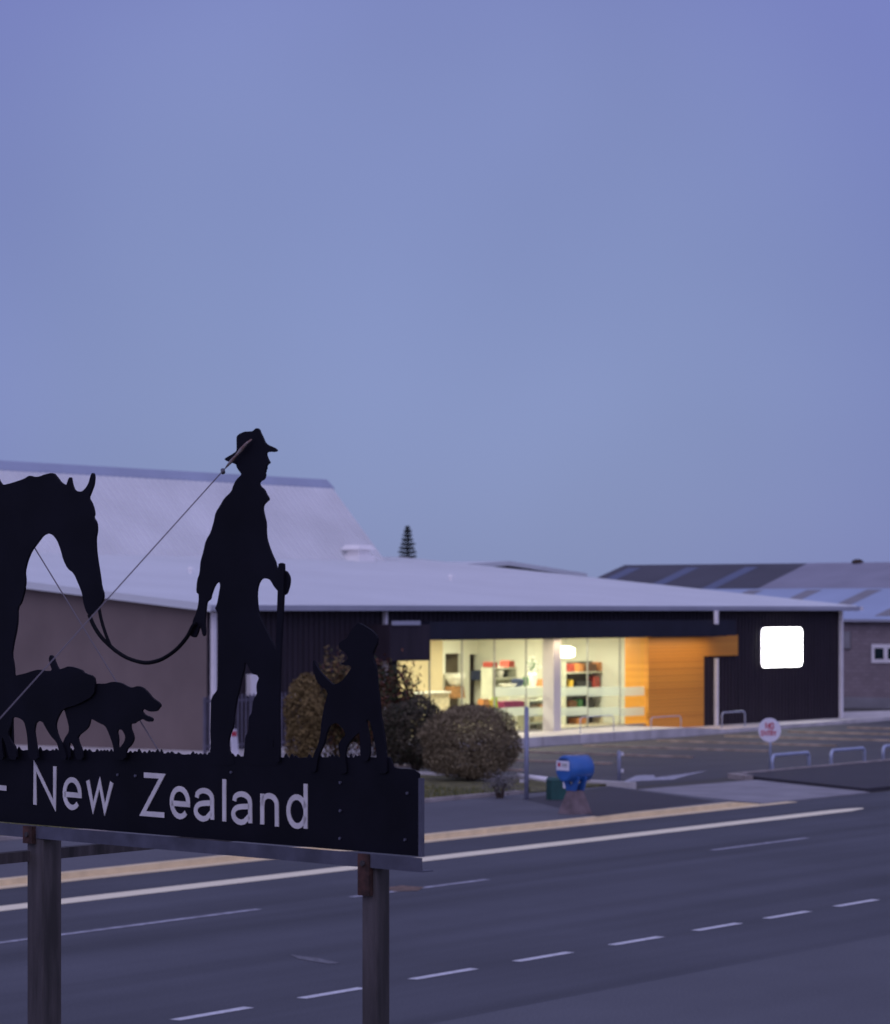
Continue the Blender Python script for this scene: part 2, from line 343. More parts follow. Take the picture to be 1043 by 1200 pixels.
# ------------------------------------------------------------------ mesh builder
class MB:
    def __init__(s, org=(0, 0, 0)):
        s.v, s.f, s.o = [], [], Vector(org)
    def vert(s, p):
        s.v.append(Vector(p) - s.o); return len(s.v) - 1
    def poly(s, pts):
        s.f.append([s.vert(p) for p in pts]); return s
    def box(s, x0, x1, y0, y1, z0, z1):
        i = [s.vert(p) for p in ((x0, y0, z0), (x1, y0, z0), (x1, y1, z0), (x0, y1, z0), (x0, y0, z1), (x1, y0, z1), (x1, y1, z1), (x0, y1, z1))]
        for q in ((3, 2, 1, 0), (4, 5, 6, 7), (0, 1, 5, 4), (1, 2, 6, 5), (2, 3, 7, 6), (3, 0, 4, 7)): s.f.append([i[k] for k in q])
        return s
    def prism(s, base, top):
        """two matching rings of 3D points"""
        a = [s.vert(p) for p in base]; b = [s.vert(p) for p in top]; n = len(a)
        s.f.append(a[::-1]); s.f.append(b)
        for k in range(n): s.f.append([a[k], a[(k + 1) % n], b[(k + 1) % n], b[k]])
        return s
    def plate(s, loops, y0, y1):
        """flat cut-out in the x-z plane with holes, thickness along y"""
        L = [[Vector((p[0], p[1], 0)) for p in lp] for lp in loops]
        tris = tessellate_polygon(L); flat = [p for lp in L for p in lp]
        a = [s.vert((p.x, y0, p.y)) for p in flat]; b = [s.vert((p.x, y1, p.y)) for p in flat]
        for t in tris:
            s.f.append([a[k] for k in t]); s.f.append([b[k] for k in reversed(t)])
        o = 0
        for lp in L:
            n = len(lp)
            for k in range(n): s.f.append([a[o + k], a[o + (k + 1) % n], b[o + (k + 1) % n], b[o + k]])
            o += n
        return s
    def slab(s, pts, z0, z1):
        """level polygon (x, y) with thickness"""
        L = [[Vector((p[0], p[1], 0)) for p in pts]]
        a = [s.vert((p[0], p[1], z0)) for p in pts]; b = [s.vert((p[0], p[1], z1)) for p in pts]
        for t in tessellate_polygon(L):
            s.f.append([a[k] for k in t]); s.f.append([b[k] for k in t])
        n = len(pts)
        for k in range(n): s.f.append([a[k], a[(k + 1) % n], b[(k + 1) % n], b[k]])
        return s
    def tube(s, path, r, n=10, cap=True):
        path = [Vector(p) for p in path]; rs = r if isinstance(r, (list, tuple)) else [r] * len(path)
        rings = []
        for i, p in enumerate(path):
            d = (path[min(i + 1, len(path) - 1)] - path[max(i - 1, 0)]).normalized()
            a = d.orthogonal().normalized() if i == 0 else (rings_a - d * rings_a.dot(d)).normalized()
            rings_a = a; b = d.cross(a)
            rings.append([s.vert(p + (a * math.cos(q) + b * math.sin(q)) * rs[i]) for q in [2 * math.pi * k / n for k in range(n)]])
        for i in range(len(rings) - 1):
            for k in range(n): s.f.append([rings[i][k], rings[i][(k + 1) % n], rings[i + 1][(k + 1) % n], rings[i + 1][k]])
        if cap: s.f.append(rings[0][::-1]); s.f.append(rings[-1])
        return s
    def ribbon(s, pts, wd, y0, y1, closed=False):
        """stroke of constant width in the x-z plane, mitred"""
        P = [Vector((p[0], p[1])) for p in pts]; n = len(P); A, B = [], []
        for i in range(n):
            pr = P[i - 1] if (i or closed) else None; nx = P[(i + 1) % n] if (i < n - 1 or closed) else None
            d1 = (P[i] - pr).normalized() if pr is not None else None; d2 = (nx - P[i]).normalized() if nx is not None else None
            d1 = d1 or d2; d2 = d2 or d1
            n1, n2 = Vector((-d1.y, d1.x)), Vector((-d2.y, d2.x)); m = n1 + n2
            m = m.normalized() if m.length > 1e-4 else n1
            q = min(1 / max(0.3, m.dot(n1)), 2.2) * wd / 2
            A.append(P[i] + m * q); B.append(P[i] - m * q)
        m = n if closed else n - 1
        for i in range(m):
            j = (i + 1) % n
            for (a, b, c, d) in ((A[i], A[j], B[j], B[i]),):
                s.poly([(a.x, y0, a.y), (b.x, y0, b.y), (c.x, y0, c.y), (d.x, y0, d.y)])
            s.poly([(A[i].x, y0, A[i].y), (A[j].x, y0, A[j].y), (A[j].x, y1, A[j].y), (A[i].x, y1, A[i].y)])
            s.poly([(B[i].x, y0, B[i].y), (B[j].x, y0, B[j].y), (B[j].x, y1, B[j].y), (B[i].x, y1, B[i].y)])
        return s
    def build(s, name, material, parent=None, frame=ROAD, smooth=False, recalc=True):
        me = bpy.data.meshes.new(name); me.from_pydata([tuple(v) for v in s.v], [], s.f); me.materials.append(material)
        if recalc:
            bm = bmesh.new(); bm.from_mesh(me); bmesh.ops.recalc_face_normals(bm, faces=bm.faces); bm.to_mesh(me); bm.free()
        if smooth:
            for p in me.polygons: p.use_smooth = True
        o = bpy.data.objects.new(name, me); COL.objects.link(o)
        if parent: o.parent = parent
        else:
            o.location = frame.world(s.o); o.rotation_euler = (0, 0, frame.ang)
        return o
def tag(o, label=None, cat=None, group=None, kind=None):
    if label: o['label'] = label
    if cat: o['category'] = cat
    if group: o['group'] = group
    if kind: o['kind'] = kind
    return o
def thing(name, label, cat, org, frame=ROAD, group=None):
    o = bpy.data.objects.new(name, None); COL.objects.link(o); o.empty_display_size = 0.3
    o.location = frame.world(org); o.rotation_euler = (0, 0, frame.ang)
    return tag(o, label, cat, group)
def chaikin(pts, k=1, r=0.22):
    for _ in range(k):
        q = []
        for i, p in enumerate(pts):
            b = pts[(i + 1) % len(pts)]
            q += [(p[0] * (1 - r) + b[0] * r, p[1] * (1 - r) + b[1] * r), (p[0] * r + b[0] * (1 - r), p[1] * r + b[1] * (1 - r))]
        pts = q
    return pts
def struct(name, mb, m): return tag(mb.build(name, m), kind='structure')

# ================================================================== GROUND
def sheet(name, pts, z, m):
    return struct(name, MB((pts[0][0], pts[0][1], z)).poly([(p[0], p[1], z) for p in pts]), m)
sheet('ground', [(-1500, -1500), (1500, -1500), (1500, 1500), (-1500, 1500)], -0.006, EARTH)
sheet('road', [(-150, 21.2), (260, 21.2), (260, 38.0), (-150, 38.0)], 0.0, ASPH)
sheet('road_shoulder', [(-150, 13.0), (260, 13.0), (260, 21.2), (-150, 21.2)], 0.0, ASPH2)
sheet('grass_verge', [(-150, -20), (260, -20), (260, 13.0), (-150, 13.0)], 0.004, GRASS)
T_CH = gt(930, 940)[0]                                   # where the trail-coloured channel band stops at the driveway
T_K = gt(872, 946)[0]
KH = 0.12
# far side kerb and channel band, coloured like the headlight trail there
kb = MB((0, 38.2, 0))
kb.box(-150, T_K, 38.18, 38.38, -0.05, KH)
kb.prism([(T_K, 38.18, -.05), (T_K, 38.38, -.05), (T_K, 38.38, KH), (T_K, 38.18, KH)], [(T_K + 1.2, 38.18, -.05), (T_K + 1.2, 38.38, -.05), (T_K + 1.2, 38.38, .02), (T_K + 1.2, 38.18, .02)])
struct('kerb', kb, KERB_TRAIL)
struct('kerb_trail_band', MB((0, 37.6, 0)).box(-150, T_CH, 37.80, 38.178, -0.05, 0.012), KERB_TRAIL)  # pale band added where the upper headlight trail runs
# footpath (raised) with a darker, newly sealed patch beside the driveway
DW = [gt(740, 927), gt(885, 915), gt(1012, 929), gt(885, 940.5)]
struct('footpath', MB((0, 40, 0)).slab([(-150, 38.382), (T_K + .3, 38.382), (DW[0][0] - .05, 44.6), (-150, 44.6)], -0.02, KH), ASPH4)
pz = KH + 0.004
sheet('footpath_patch', [gt(612, 936, pz), (DW[0][0] - .25, 44.5), (T_K, 38.8), gt(700, 957, pz), gt(668, 950, pz)], pz, ASPH3)
struct('driveway', MB((70, 40, 0)).slab([(DW[0][0], DW[0][1]), (DW[1][0], DW[1][1]), (DW[2][0], 38.1), (T_K + 1.3, 38.1)], -0.02, 0.03), CONC_D)
struct('path_beyond', MB((100, 40, 0)).slab([(DW[2][0] + .15, 38.25), (DW[1][0] + .15, 43.6), (DW[1][0] + .9, 44.75), (260, 44.75), (260, 38.25)], -0.02, 0.11), ASPH3)
struct('path_kerb', MB((100, 44.8, 0)).slab([(DW[1][0] + .2, 43.75), (DW[1][0] + .9, 44.76), (260, 44.76), (260, 44.92), (DW[1][0] + .75, 44.92), (DW[1][0] - .1, 43.85)], -0.02, 0.15), KERB2)
# planted bed and its edging
T_B = gt(640, 930)[0]
T_E = 73.7
struct('garden_bed', MB((60, 47, 0)).slab([(-60, 44.78), (T_B - .9, 44.78), (T_E, 45.2), (T_E + .9, 53.0), (-60, 53.0)], -0.02, 0.13), GRASS)
struct('bed_edging', MB((60, 44.7, 0)).slab([(-60, 44.602), (T_B - 2.0, 44.602), (T_B - 2.2, 44.778), (-60, 44.778)], -0.02, 0.21), KERB2)
struct('carpark_kerb', MB((74, 46, 0)).slab([(T_E - .25, 44.4), (T_E + .02, 44.3), (T_E + 1.15, 53.0), (T_E + .95, 53.0)], -0.02, 0.20), CONC)
sheet('carpark', [(T_E + 0.3, 45.0), (260, 45.0), (260, 63.6), (-60, 63.6), (-60, 53.02), (T_E + 1.2, 53.02)], 0.002, ASPH5)
bp = MB((90, 55, 0))
for k in range(-1, 12):
    t0 = 84.9 + 5.25 * k
    bp.box(t0, t0 + .16, 52.0, 59.6, -.02, .075)
struct('parking_bay_kerbs', bp, BAYP)
ar = [gt(*p) for p in ((730, 916.5), (746, 909), (766, 908.5), (768, 911.5), (800, 907.5), (829, 903.2), (806, 909), (788, 914), (760, 915))]
sheet('painted_arrow', ar, 0.009, PAINT_D)
# lines painted on the road, and a headlight trail laid in as paint
def strip(name, px0, px1, y_at, wd, m, z=0.006, w=None, rounded=False):
    w = w if w is not None else gt(*y_at)[1]
    t0, t1 = tx(px0, w) if px0 is not None else -60, tx(px1, w)
    pts = [(t0, w - wd / 2), (t1, w - wd / 2)]
    if rounded: pts += [(t1 + 1.1, w - wd * .18), (t1 + 1.3, w + wd * .1), (t1 + .8, w + wd * .38)]
    pts += [(t1, w + wd / 2), (t0, w + wd / 2)]
    return sheet(name, pts, z, m)
strip('painted_headlight_trail', None, 985, (490, 1008), 0.62, PAINT_TRAIL, rounded=True)  # lower headlight trail as a cream strip with a tapered end
W_L = gt(0, 1105)[1]
for a, b in ((None, 303), (412, 571), (835, 946)):
    strip('lane_line', a, b, None, 0.16, PAINT_D, w=W_L)
W_D = gt(250, 1188)[1]
for a, b in ((70, 160), (205, 292), (353, 425), (483, 556), (605, 668), (717, 774), (815, 866), (898, 947), (980, 1027), (1060, 1103)):
    strip('dash_line', a, b, None, 0.17, PAINT, w=W_D)
sheet('road_stain', [gt(*p) for p in ((448, 1041), (470, 1038), (497, 1040), (490, 1044), (462, 1045))], 0.007, ORSTAIN)
sheet('road_scuff', [gt(*p) for p in ((340, 1119), (372, 1123), (398, 1129), (385, 1130), (350, 1124))], 0.006, SCUFF)

# ================================================================== TERRACE
WF = 63.8                                       # plane of the shop front
T0 = tx(243, WF); T1 = tx(987, WF)
TZ = 0.36
ta, tb, tc_ = tx(806, 61), tx(850, 61.3), tx(1035, 62.7)
tr = MB((T0, 61, 0))
tr.box(T0 - 6, ta, 61.0, 73.0, -0.02, TZ)
tr.prism([(ta, 61.0, -.02), (ta, 73, -.02), (ta, 73, TZ), (ta, 61.0, TZ)], [(tb, 61.3, -.02), (tb, 73, -.02), (tb, 73, .17), (tb, 61.3, .17)])
tr.prism([(tb, 61.3, -.02), (tb, 73, -.02), (tb, 73, .17), (tb, 61.3, .17)], [(tc_ + 10, 62.9, -.02), (tc_ + 10, 66, -.02), (tc_ + 10, 66, .15), (tc_ + 10, 62.9, .15)])
struct('terrace', tr, CONC)
jt = MB((T0, 61, 0))
for px in (580, 636, 679, 720, 762):
    t = tx(px, 61)
    jt.box(t - .02, t + .02, 60.994, 61.02, 0.02, TZ + .003)
struct('terrace_joints', jt, KERB2)

# ================================================================== SHOP BUILDING
O = (T0, WF, 0)
shop = thing('shop_building', 'long dark clad shop with pale low pitched roof, lit glass front and orange timber panel', 'building', O)
P = lambda name, mb, m, par=shop, **k: mb.build(name, m, par, **k)
PITCH = 0.097
DEP = 25.0
EZ = 5.0
def dark_wall(ta, tb, z0, z1, w=WF, batt=0.30):
    m = MB(O); m.box(ta, tb, w, w + .2, z0, z1)
    t = ta + .12
    while t < tb - .05:
        m.box(t, t + .05, w - .028, w + .01, z0 + .01, z1 - .01); t += batt
    return m
G0, G1 = tx(466, WF), tx(757, WF)               # glazing
TB1, TB2 = tx(822, WF), tx(862, WF)
GZ = zy(748, tx(620, WF), WF)
P('front_wall', dark_wall(T0, G0, 0.30, EZ), DARKW)
P('front_wall', dark_wall(TB1, T1, 0.14, EZ), DARKW)
P('bulkhead', dark_wall(G0 + .003, TB1 - .003, GZ, EZ), DARKW)
# side (gable) wall in taupe plaster
gm = MB(O)
gm.prism([(T0 - .005, WF + .02, 0), (T0 - .005, WF + DEP, 0), (T0 - .005, WF + DEP, EZ + PITCH * DEP - .05), (T0 - .005, WF + .02, EZ - .03)],
         [(T0 + .2, WF + .21, 0), (T0 + .2, WF + DEP, 0), (T0 + .2, WF + DEP, EZ + PITCH * DEP - .05), (T0 + .2, WF + .21, EZ - .03)])
P('gable_wall', gm, BEIGE)
gm = MB(O)
gm.prism([(T1 - .2, WF + .21, 0), (T1 - .2, WF + DEP, 0), (T1 - .2, WF + DEP, EZ + PITCH * DEP - .05), (T1 - .2, WF + .21, EZ - .03)],
         [(T1 + .005, WF + .02, 0), (T1 + .005, WF + DEP, 0), (T1 + .005, WF + DEP, EZ + PITCH * DEP - .05), (T1 + .005, WF + .02, EZ - .03)])
P('end_wall', gm, DARKW)
P('rear_wall', MB(O).box(T0 + .2, T1 - .2, WF + 2 * DEP - .2, WF + 2 * DEP, 0, EZ), DARKW)
# roof: front slope, back slope, barge boards, gutter
OV = 0.45
rl, rr = T0 - .35, T1 + .55
def rz(w): return EZ + .17 + PITCH * (w - WF + OV)
rm = MB(O)
wr = WF + DEP
th = .12
rm.prism([(rl, WF - OV, rz(WF - OV) - th), (rl, wr, rz(wr) - th), (rl, wr, rz(wr)), (rl, WF - OV, rz(WF - OV))],
         [(rr, WF - OV, rz(WF - OV) - th), (rr, wr, rz(wr) - th), (rr, wr, rz(wr)), (rr, WF - OV, rz(WF - OV))])
rm.prism([(rl, wr + .001, rz(wr) - th), (rl, wr + DEP, rz(WF) - th), (rl, wr + DEP, rz(WF)), (rl, wr + .001, rz(wr))],
         [(rr, wr + .001, rz(wr) - th), (rr, wr + DEP, rz(WF) - th), (rr, wr + DEP, rz(WF)), (rr, wr + .001, rz(wr))])
t = rl + .3
while t < rr - .1:                                # standing seams
    rm.prism([(t, WF - OV + .02, rz(WF - OV) - .01), (t, wr - .05, rz(wr) - .01), (t, wr - .05, rz(wr) + .012), (t, WF - OV + .02, rz(WF - OV) + .012)],
             [(t + .03, WF - OV + .02, rz(WF - OV) - .01), (t + .03, wr - .05, rz(wr) - .01), (t + .03, wr - .05, rz(wr) + .012), (t + .03, WF - OV + .02, rz(WF - OV) + .012)])
    t += 0.62
roof = P('roof', rm, ROOF)
for (a, b) in ((rl - .05, rl - .003), (rr + .003, rr + .05)):
    bm_ = MB(O).prism([(a, WF - OV, rz(WF - OV) - .22), (a, wr, rz(wr) - .22), (a, wr, rz(wr) + .03), (a, WF - OV, rz(WF - OV) + .03)],
                      [(b, WF - OV, rz(WF - OV) - .22), (b, wr, rz(wr) - .22), (b, wr, rz(wr) + .03), (b, WF - OV, rz(WF - OV) + .03)])
    bm_.build('barge_board', ROOF, roof)
P('gutter', MB(O).box(rl, rr, WF - OV - .17, WF - OV - .004, EZ - .02, EZ + .165), GUT)
P('gutter_end', MB(O).box(rr + .002, rr + .28, WF - OV - .18, WF - OV + .05, EZ - .01, EZ + .16), WHITE)
P('soffit', MB(O).box(T0, T1, WF - OV, WF - .003, EZ - .03, EZ - .005), DARKW)
for px, w0, zb, zt, wd in ((252, WF - .12, .3, EZ - .05, .17), (453, WF - .12, .4, EZ - .05, .14), (841, WF - .12, .15, zy(768, tx(841, WF), WF) - .12, .14), (841, WF - 1.32, zy(731, tx(841, WF), WF), EZ - .02, .14), (987, WF - .12, .14, EZ - .05, .16)):
    t = tx(px, w0 - .05)
    P('downpipe', MB(O).box(t - wd / 2, t + wd / 2, w0 - .06, w0 + .08, zb, zt), WHITE)
# dark projecting canopy over the glass, with a deeper box at its left end
cz0, cz1 = GZ + .02, zy(728, tx(620, WF - 1.2), WF - 1.2)
c0, c1 = tx(503, WF - 1.2), tx(862, WF - 1.2)
can = P('canopy', MB(O).box(c0, c1, WF - 1.2, WF - .03, cz0, cz1), NAVY)
b0, b1 = tx(457, WF - 1.25), tx(491, WF - 1.25)
bz0, bz1 = zy(775, b0, WF - 1.2), zy(732, b0, WF - 1.2)
bx_ = P('canopy_box', MB(O).box(b0, c0 - .004, WF - 1.25, WF - .03, bz0, bz1), DARKW)
MB(O).box(b0 + .1, b1, WF - 1.32, WF - 1.254, bz1 - .02, bz1 + .13).build('box_flashing', GUT, bx_)
# timber panel and its high extension over the recess
TZ0 = zy(768, TB2, WF)
tm = MB(O)
pl = [(G1, TZ - .2), (TB1, TZ - .2), (TB1, TZ0), (TB2, TZ0), (TB2, GZ + .015), (G1, GZ + .015)]
tm.plate([pl], WF - .12, WF - .035)
tm.box(G1 + .004, G1 + .12, WF - .034, WF + 1.0, TZ - .2, GZ - .01)
z = TZ
tp = P('timber_panel', tm, TIMBER)
gr = MB(O)
while z < GZ:
    gr.box(G1 + .002, TB1 - .002, WF - .1225, WF - .119, z, z + .007); z += .14
gr.build('board_gap', BARK, tp)
# column, frames, panes
ct = tx(647.5, WF - .4)
P('column', MB(O).box(ct - .26, ct + .26, WF - .62, WF - .12, TZ - .01, GZ), COLM)
edges = [G0, tx(505, WF), tx(543, WF), tx(581, WF), tx(618, WF), tx(648, WF), tx(690, WF), tx(728, WF), G1 - .003]
for i in range(len(edges) - 1):
    a, b = edges[i] + .02, edges[i + 1] - .02
    pn = P('glass_pane', MB(O).box(a, b, WF + .06, WF + .072, TZ + .06, GZ - .03), GLASS)
    if i >= 3:
        for ya, yb in ((805, 815.5), (829, 839)):
            tm_ = (a + b) / 2
            MB(O).box(a + .01, b - .01, WF + .052, WF + .058, zy(yb, tm_, WF), zy(ya, tm_, WF)).build('frosted_band', FROST, pn)
fr = MB(O)
for i, t in enumerate(edges[1:-1]): fr.box(t - .011, t + .011, WF + .03, WF + .1, TZ + .06, GZ - .03)
fr.box(G0, G1 - .003, WF + .02, WF + .11, TZ, TZ + .06); fr.box(G0, G1 - .003, WF + .02, WF + .11, GZ - .03, GZ - .002)
P('window_frame', fr, FRAME)
# showroom behind the glass
WB = WF + 9.0
P('showroom_floor', MB(O).box(G0 - 3, G1 + 1.2, WF + .12, WB, TZ - .04, TZ + .004), FLOORI)
P('showroom_ceiling', MB(O).box(G0 - 3, G1 + 1.2, WF + .21, WB, GZ + .25, GZ + .3), CREAM)
P('showroom_side_wall', MB(O).box(G0 - 3.2, G0 - 3.01, WF + .21, WB + .2, TZ, GZ + .24), CREAM)
P('showroom_side_wall', MB(O).box(G1 + 1.21, G1 + 1.4, WF + .21, WB + .2, TZ, GZ + .24), CREAM)
d1a, d1z = at(522, 766, WB); d1b, _ = at(540, 766, WB); d2a, d2z = at(550.5, 767, WB); d2b, _ = at(570, 767, WB)
bw = MB(O)
for a, b in ((G0 - 3, d1a), (d1b, d2a), (d2b, G1 + 1.2)): bw.box(a, b, WB + .003, WB + .15, TZ, GZ + .24)
for a, b, zz in ((d1a, d1b, d1z), (d2a, d2b, d2z)): bw.box(a + .001, b - .001, WB + .003, WB + .15, zz, GZ + .24)
bwo = P('showroom_back_wall', bw, CREAM)
for a, b, zz in ((d1a, d1b, d1z), (d2a, d2b, d2z)):
    MB(O).box(a - .4, b + .4, WB + 1.4, WB + 1.5, TZ, zz + .3).box(a - .4, b + .4, WB + .152, WB + 1.4, TZ - .03, TZ).box(a - .45, a - .4, WB + .152, WB + 1.4, TZ, zz + .3).box(b + .4, b + .45, WB + .152, WB + 1.4, TZ, zz + .3).build('doorway', DOORD, bwo)
# partition in the left of the showroom
pa, pb = tx(468, WF + 5), tx(519, WF + 5)
P('partition', MB(O).box(pa, pb, WF + 5, WF + 5.12, TZ, GZ + .2), mat('partition_paint', (0.64, 0.52, 0.32), 0.8, 0.05, 1))
# roof vents
def place_roof(px, y):
    lo, hi = WF, WF + DEP
    for _ in range(40):
        mid = (lo + hi) / 2; t = tx(px, mid)
        yy = HY - (rz(mid) - H) * F / (mid * NY + t * UY)
        if yy > y: lo = mid
        else: hi = mid
    return tx(px, lo), lo, rz(lo)
t, w, z = place_roof(420, 657)
v = thing('roof_vent', 'big white square mushroom vent on the roof ridge beside the ribbed roof edge', 'vent', (t, w, z))
VO = (t, w, z)
MB(VO).box(t - .62, t + .62, w - .5, w + .5, z - .06, z + .24).build('vent_base', VENTW, v)
MB(VO).box(t - .42, t + .42, w - .36, w + .36, z + .24, z + .52).build('vent_throat', VENTW, v)
MB(VO).prism([(t - .68, w - .55, z + .52), (t + .68, w - .55, z + .52), (t + .68, w + .55, z + .52), (t - .68, w + .55, z + .52)],
             [(t - .5, w - .4, z + .74), (t + .5, w - .4, z + .74), (t + .5, w + .4, z + .74), (t - .5, w + .4, z + .74)]).build('vent_cap', VENTW, v)
for px, y, lb in ((223, 672, 'small white pipe cap on the pale roof left of the standing figure'), (528, 680, 'small white pipe cap in the middle of the pale shop roof')):
    t, w, z = place_roof(px, y)
    tag(MB((t, w, z)).tube([(t, w, z - .03), (t, w, z + .16)], [.07, .07], 10).tube([(t, w, z + .16), (t, w, z + .2), (t, w, z + .25)], [.13, .12, .05], 12).build('pipe_cap', VENTW), lb, 'vent')

# ------------------------------------------------------------------ rear wing and ribbed hall
ww = 90.5
wr0, wr1 = tx(597, ww), tx(688, ww)
zg0, zg1 = zy(657.5, wr0, ww), zy(672, wr1, ww)
wl_ = 2 * wr0 - wr1
rw = thing('rear_wing', 'low rear wing with dark gable end peeking over the pale shop roof', 'building', (wr0, ww, 0))
RO = (wr0, ww, 0)
MB(RO).prism([(wl_ + .3, ww + .12, 0), (wr1 - .3, ww + .12, 0), (wr1 - .3, ww + .12, zg1 - .24), (wr0, ww + .12, zg0 - .25), (wl_ + .3, ww + .12, zg0 - .62)],
             [(wl_ + .3, ww + 9, 0), (wr1 - .3, ww + 9, 0), (wr1 - .3, ww + 9, zg1 - .24), (wr0, ww + 9, zg0 - .25), (wl_ + .3, ww + 9, zg0 - .62)]).build('wall', DARKW, rw)
MB(RO).prism([(wl_, ww, zg0 - .62), (wr0, ww, zg0 - .24), (wr1, ww, zg1 - .24), (wr1, ww, zg1), (wr0, ww, zg0), (wl_, ww, zg0 - .38)],
             [(wl_, ww + 9.3, zg0 - .62), (wr0, ww + 9.3, zg0 - .24), (wr1, ww + 9.3, zg1 - .24), (wr1, ww + 9.3, zg1), (wr0, ww + 9.3, zg0), (wl_, ww + 9.3, zg0 - .38)]).build('roof', ROOF, rw)
td = tx(659, ww)
MB(RO).tube([(td, ww + .25, zg1 - 1.2), (td, ww + .25, zg1 + .06)], .06, 8).build('downpipe', WHITE, rw)

HW = 86.0
hR = tx(450, HW)
hz0 = zy(655, hR, HW)
hall = thing('ribbed_hall', 'taller hall behind the shop with steep pale ribbed metal roof', 'building', (hR, HW, 0))
HO = (hR, HW, 0)
hL = 40.0
run = 3.05
hz1 = hz0 + 1.13 * run
MB(HO).prism([(hL, HW + .1, 0), (hL, HW + 14, 0), (hL, HW + 14, hz0 - .1), (hL, HW + run + 1.2, hz1 - .15), (hL, HW + run, hz1 - .1), (hL, HW + .1, hz0 - .15)],
             [(hR - .3, HW + .1, 0), (hR - .3, HW + 14, 0), (hR - .3, HW + 14, hz0 - .1), (hR - .3, HW + run + 1.2, hz1 - .15), (hR - .3, HW + run, hz1 - .1), (hR - .3, HW + .1, hz0 - .15)]).build('wall', ROOFL, hall)
hm = MB(HO)
zs = -.7
hm.prism([(hL, HW + zs, hz0 + 1.13 * zs), (hL, HW + run, hz1), (hL, HW + run, hz1 - .09), (hL, HW + zs, hz0 + 1.13 * zs - .12)], [(hR, HW + zs, hz0 + 1.13 * zs), (hR, HW + run, hz1), (hR, HW + run, hz1 - .09), (hR, HW + zs, hz0 + 1.13 * zs - .12)])
t = hL + .2
while t < hR - .1:
    hm.prism([(t, HW + zs, hz0 + 1.13 * zs - .01), (t + .09, HW + zs, hz0 + 1.13 * zs - .01), (t + .07, HW + zs - .05, hz0 + 1.13 * zs + .05), (t + .02, HW + zs - .05, hz0 + 1.13 * zs + .05)],
             [(t, HW + run - .02, hz1 - .03), (t + .09, HW + run - .02, hz1 - .03), (t + .07, HW + run - .07, hz1 + .02), (t + .02, HW + run - .07, hz1 + .02)])
    t += .44
hm.build('roof', ROOFT, hall)
MB(HO).prism([(hL, HW + run + .002, hz1 - .1), (hL, HW + run + 1.2, hz1 - .12), (hL, HW + run + 1.2, hz1 + .40), (hL, HW + run + .3, hz1 + .44), (hL, HW + run + .002, hz1 + .05)],
             [(hR + .1, HW + run + .002, hz1 - .1), (hR + .1, HW + run + 1.2, hz1 - .12), (hR - .1, HW + run + 1.2, hz1 + .40), (hR - .1, HW + run + .3, hz1 + .44), (hR + .1, HW + run + .002, hz1 + .05)]).build('ridge_band', RIDGE, hall)

# ------------------------------------------------------------------ buildings at the right
TBk = gt(1020, 830)[0]
we0, we1 = wx(1060, TBk) - 14, 85.3
BO = (TBk, 70, 0)
bz = zy(727, TBk, wx(1020, TBk))
blk = thing('block_building', 'grey pink concrete block building with light blue metal roof behind the shop', 'building', BO)
MB(BO).box(TBk, TBk + 7, we0, we1 - .3, 0.0, bz - .02).build('wall', BLOCK, blk)
MB(BO).box(TBk - .12, TBk - .003, we0, we1 - .3, 0.0, .55).build('base_course', CONC_D, blk)
PB = .222
LB = 7.3
def slope(mb, t0, z0, w0, w1, L, p, th=.1, off=0):
    mb.prism([(t0, w0, z0 + off), (t0, w1, z0 + off), (t0, w1, z0 + off + th), (t0, w0, z0 + off + th)],
             [(t0 + L, w0, z0 + p * L + off), (t0 + L, w1, z0 + p * L + off), (t0 + L, w1, z0 + p * L + off + th), (t0 + L, w0, z0 + p * L + off + th)])
m = MB(BO); slope(m, TBk - .35, bz - .03, we0 - .3, we1, LB, PB)
brf = m.build('roof', ROOFR, blk)
for px in (819, 889, 958, 1028, 1100):
    a = wx(px, TBk + LB - .4); m = MB(BO); slope(m, TBk + .3, bz - .03 + .65 * PB, a - .45, a + .45, LB - 1.0, PB, .025, .085)
    m.build('rooflight', SKYL, brf)
m = MB(BO); m.box(TBk - .46, TBk - .352, we0 - .3, we1, bz - .07, bz + .06); m.build('gutter', GUT, blk)
wv0, wv1 = wx(1046, TBk), wx(1022, TBk)
zw0, zw1 = zy(777, TBk, wv0), zy(755, TBk, wv0)
win = MB(BO).box(TBk - .07, TBk - .002, wv0 - 1.6, wv1, zw0, zw1).build('window', WHITE, blk)
for k in range(3):
    a = wv1 - .18 - k * .75
    MB(BO).box(TBk - .085, TBk - .072, a - .5, a, zw0 + .2, zw1 - .2).build('pane', DARKGL, win)
t_, z_ = TBk, 0
vb = wx(994, TBk)
MB(BO).box(TBk - .12, TBk - .002, vb - .15, vb + .25, zy(760, TBk, vb), zy(740, TBk, vb)).build('wall_box', CONC_D, blk)

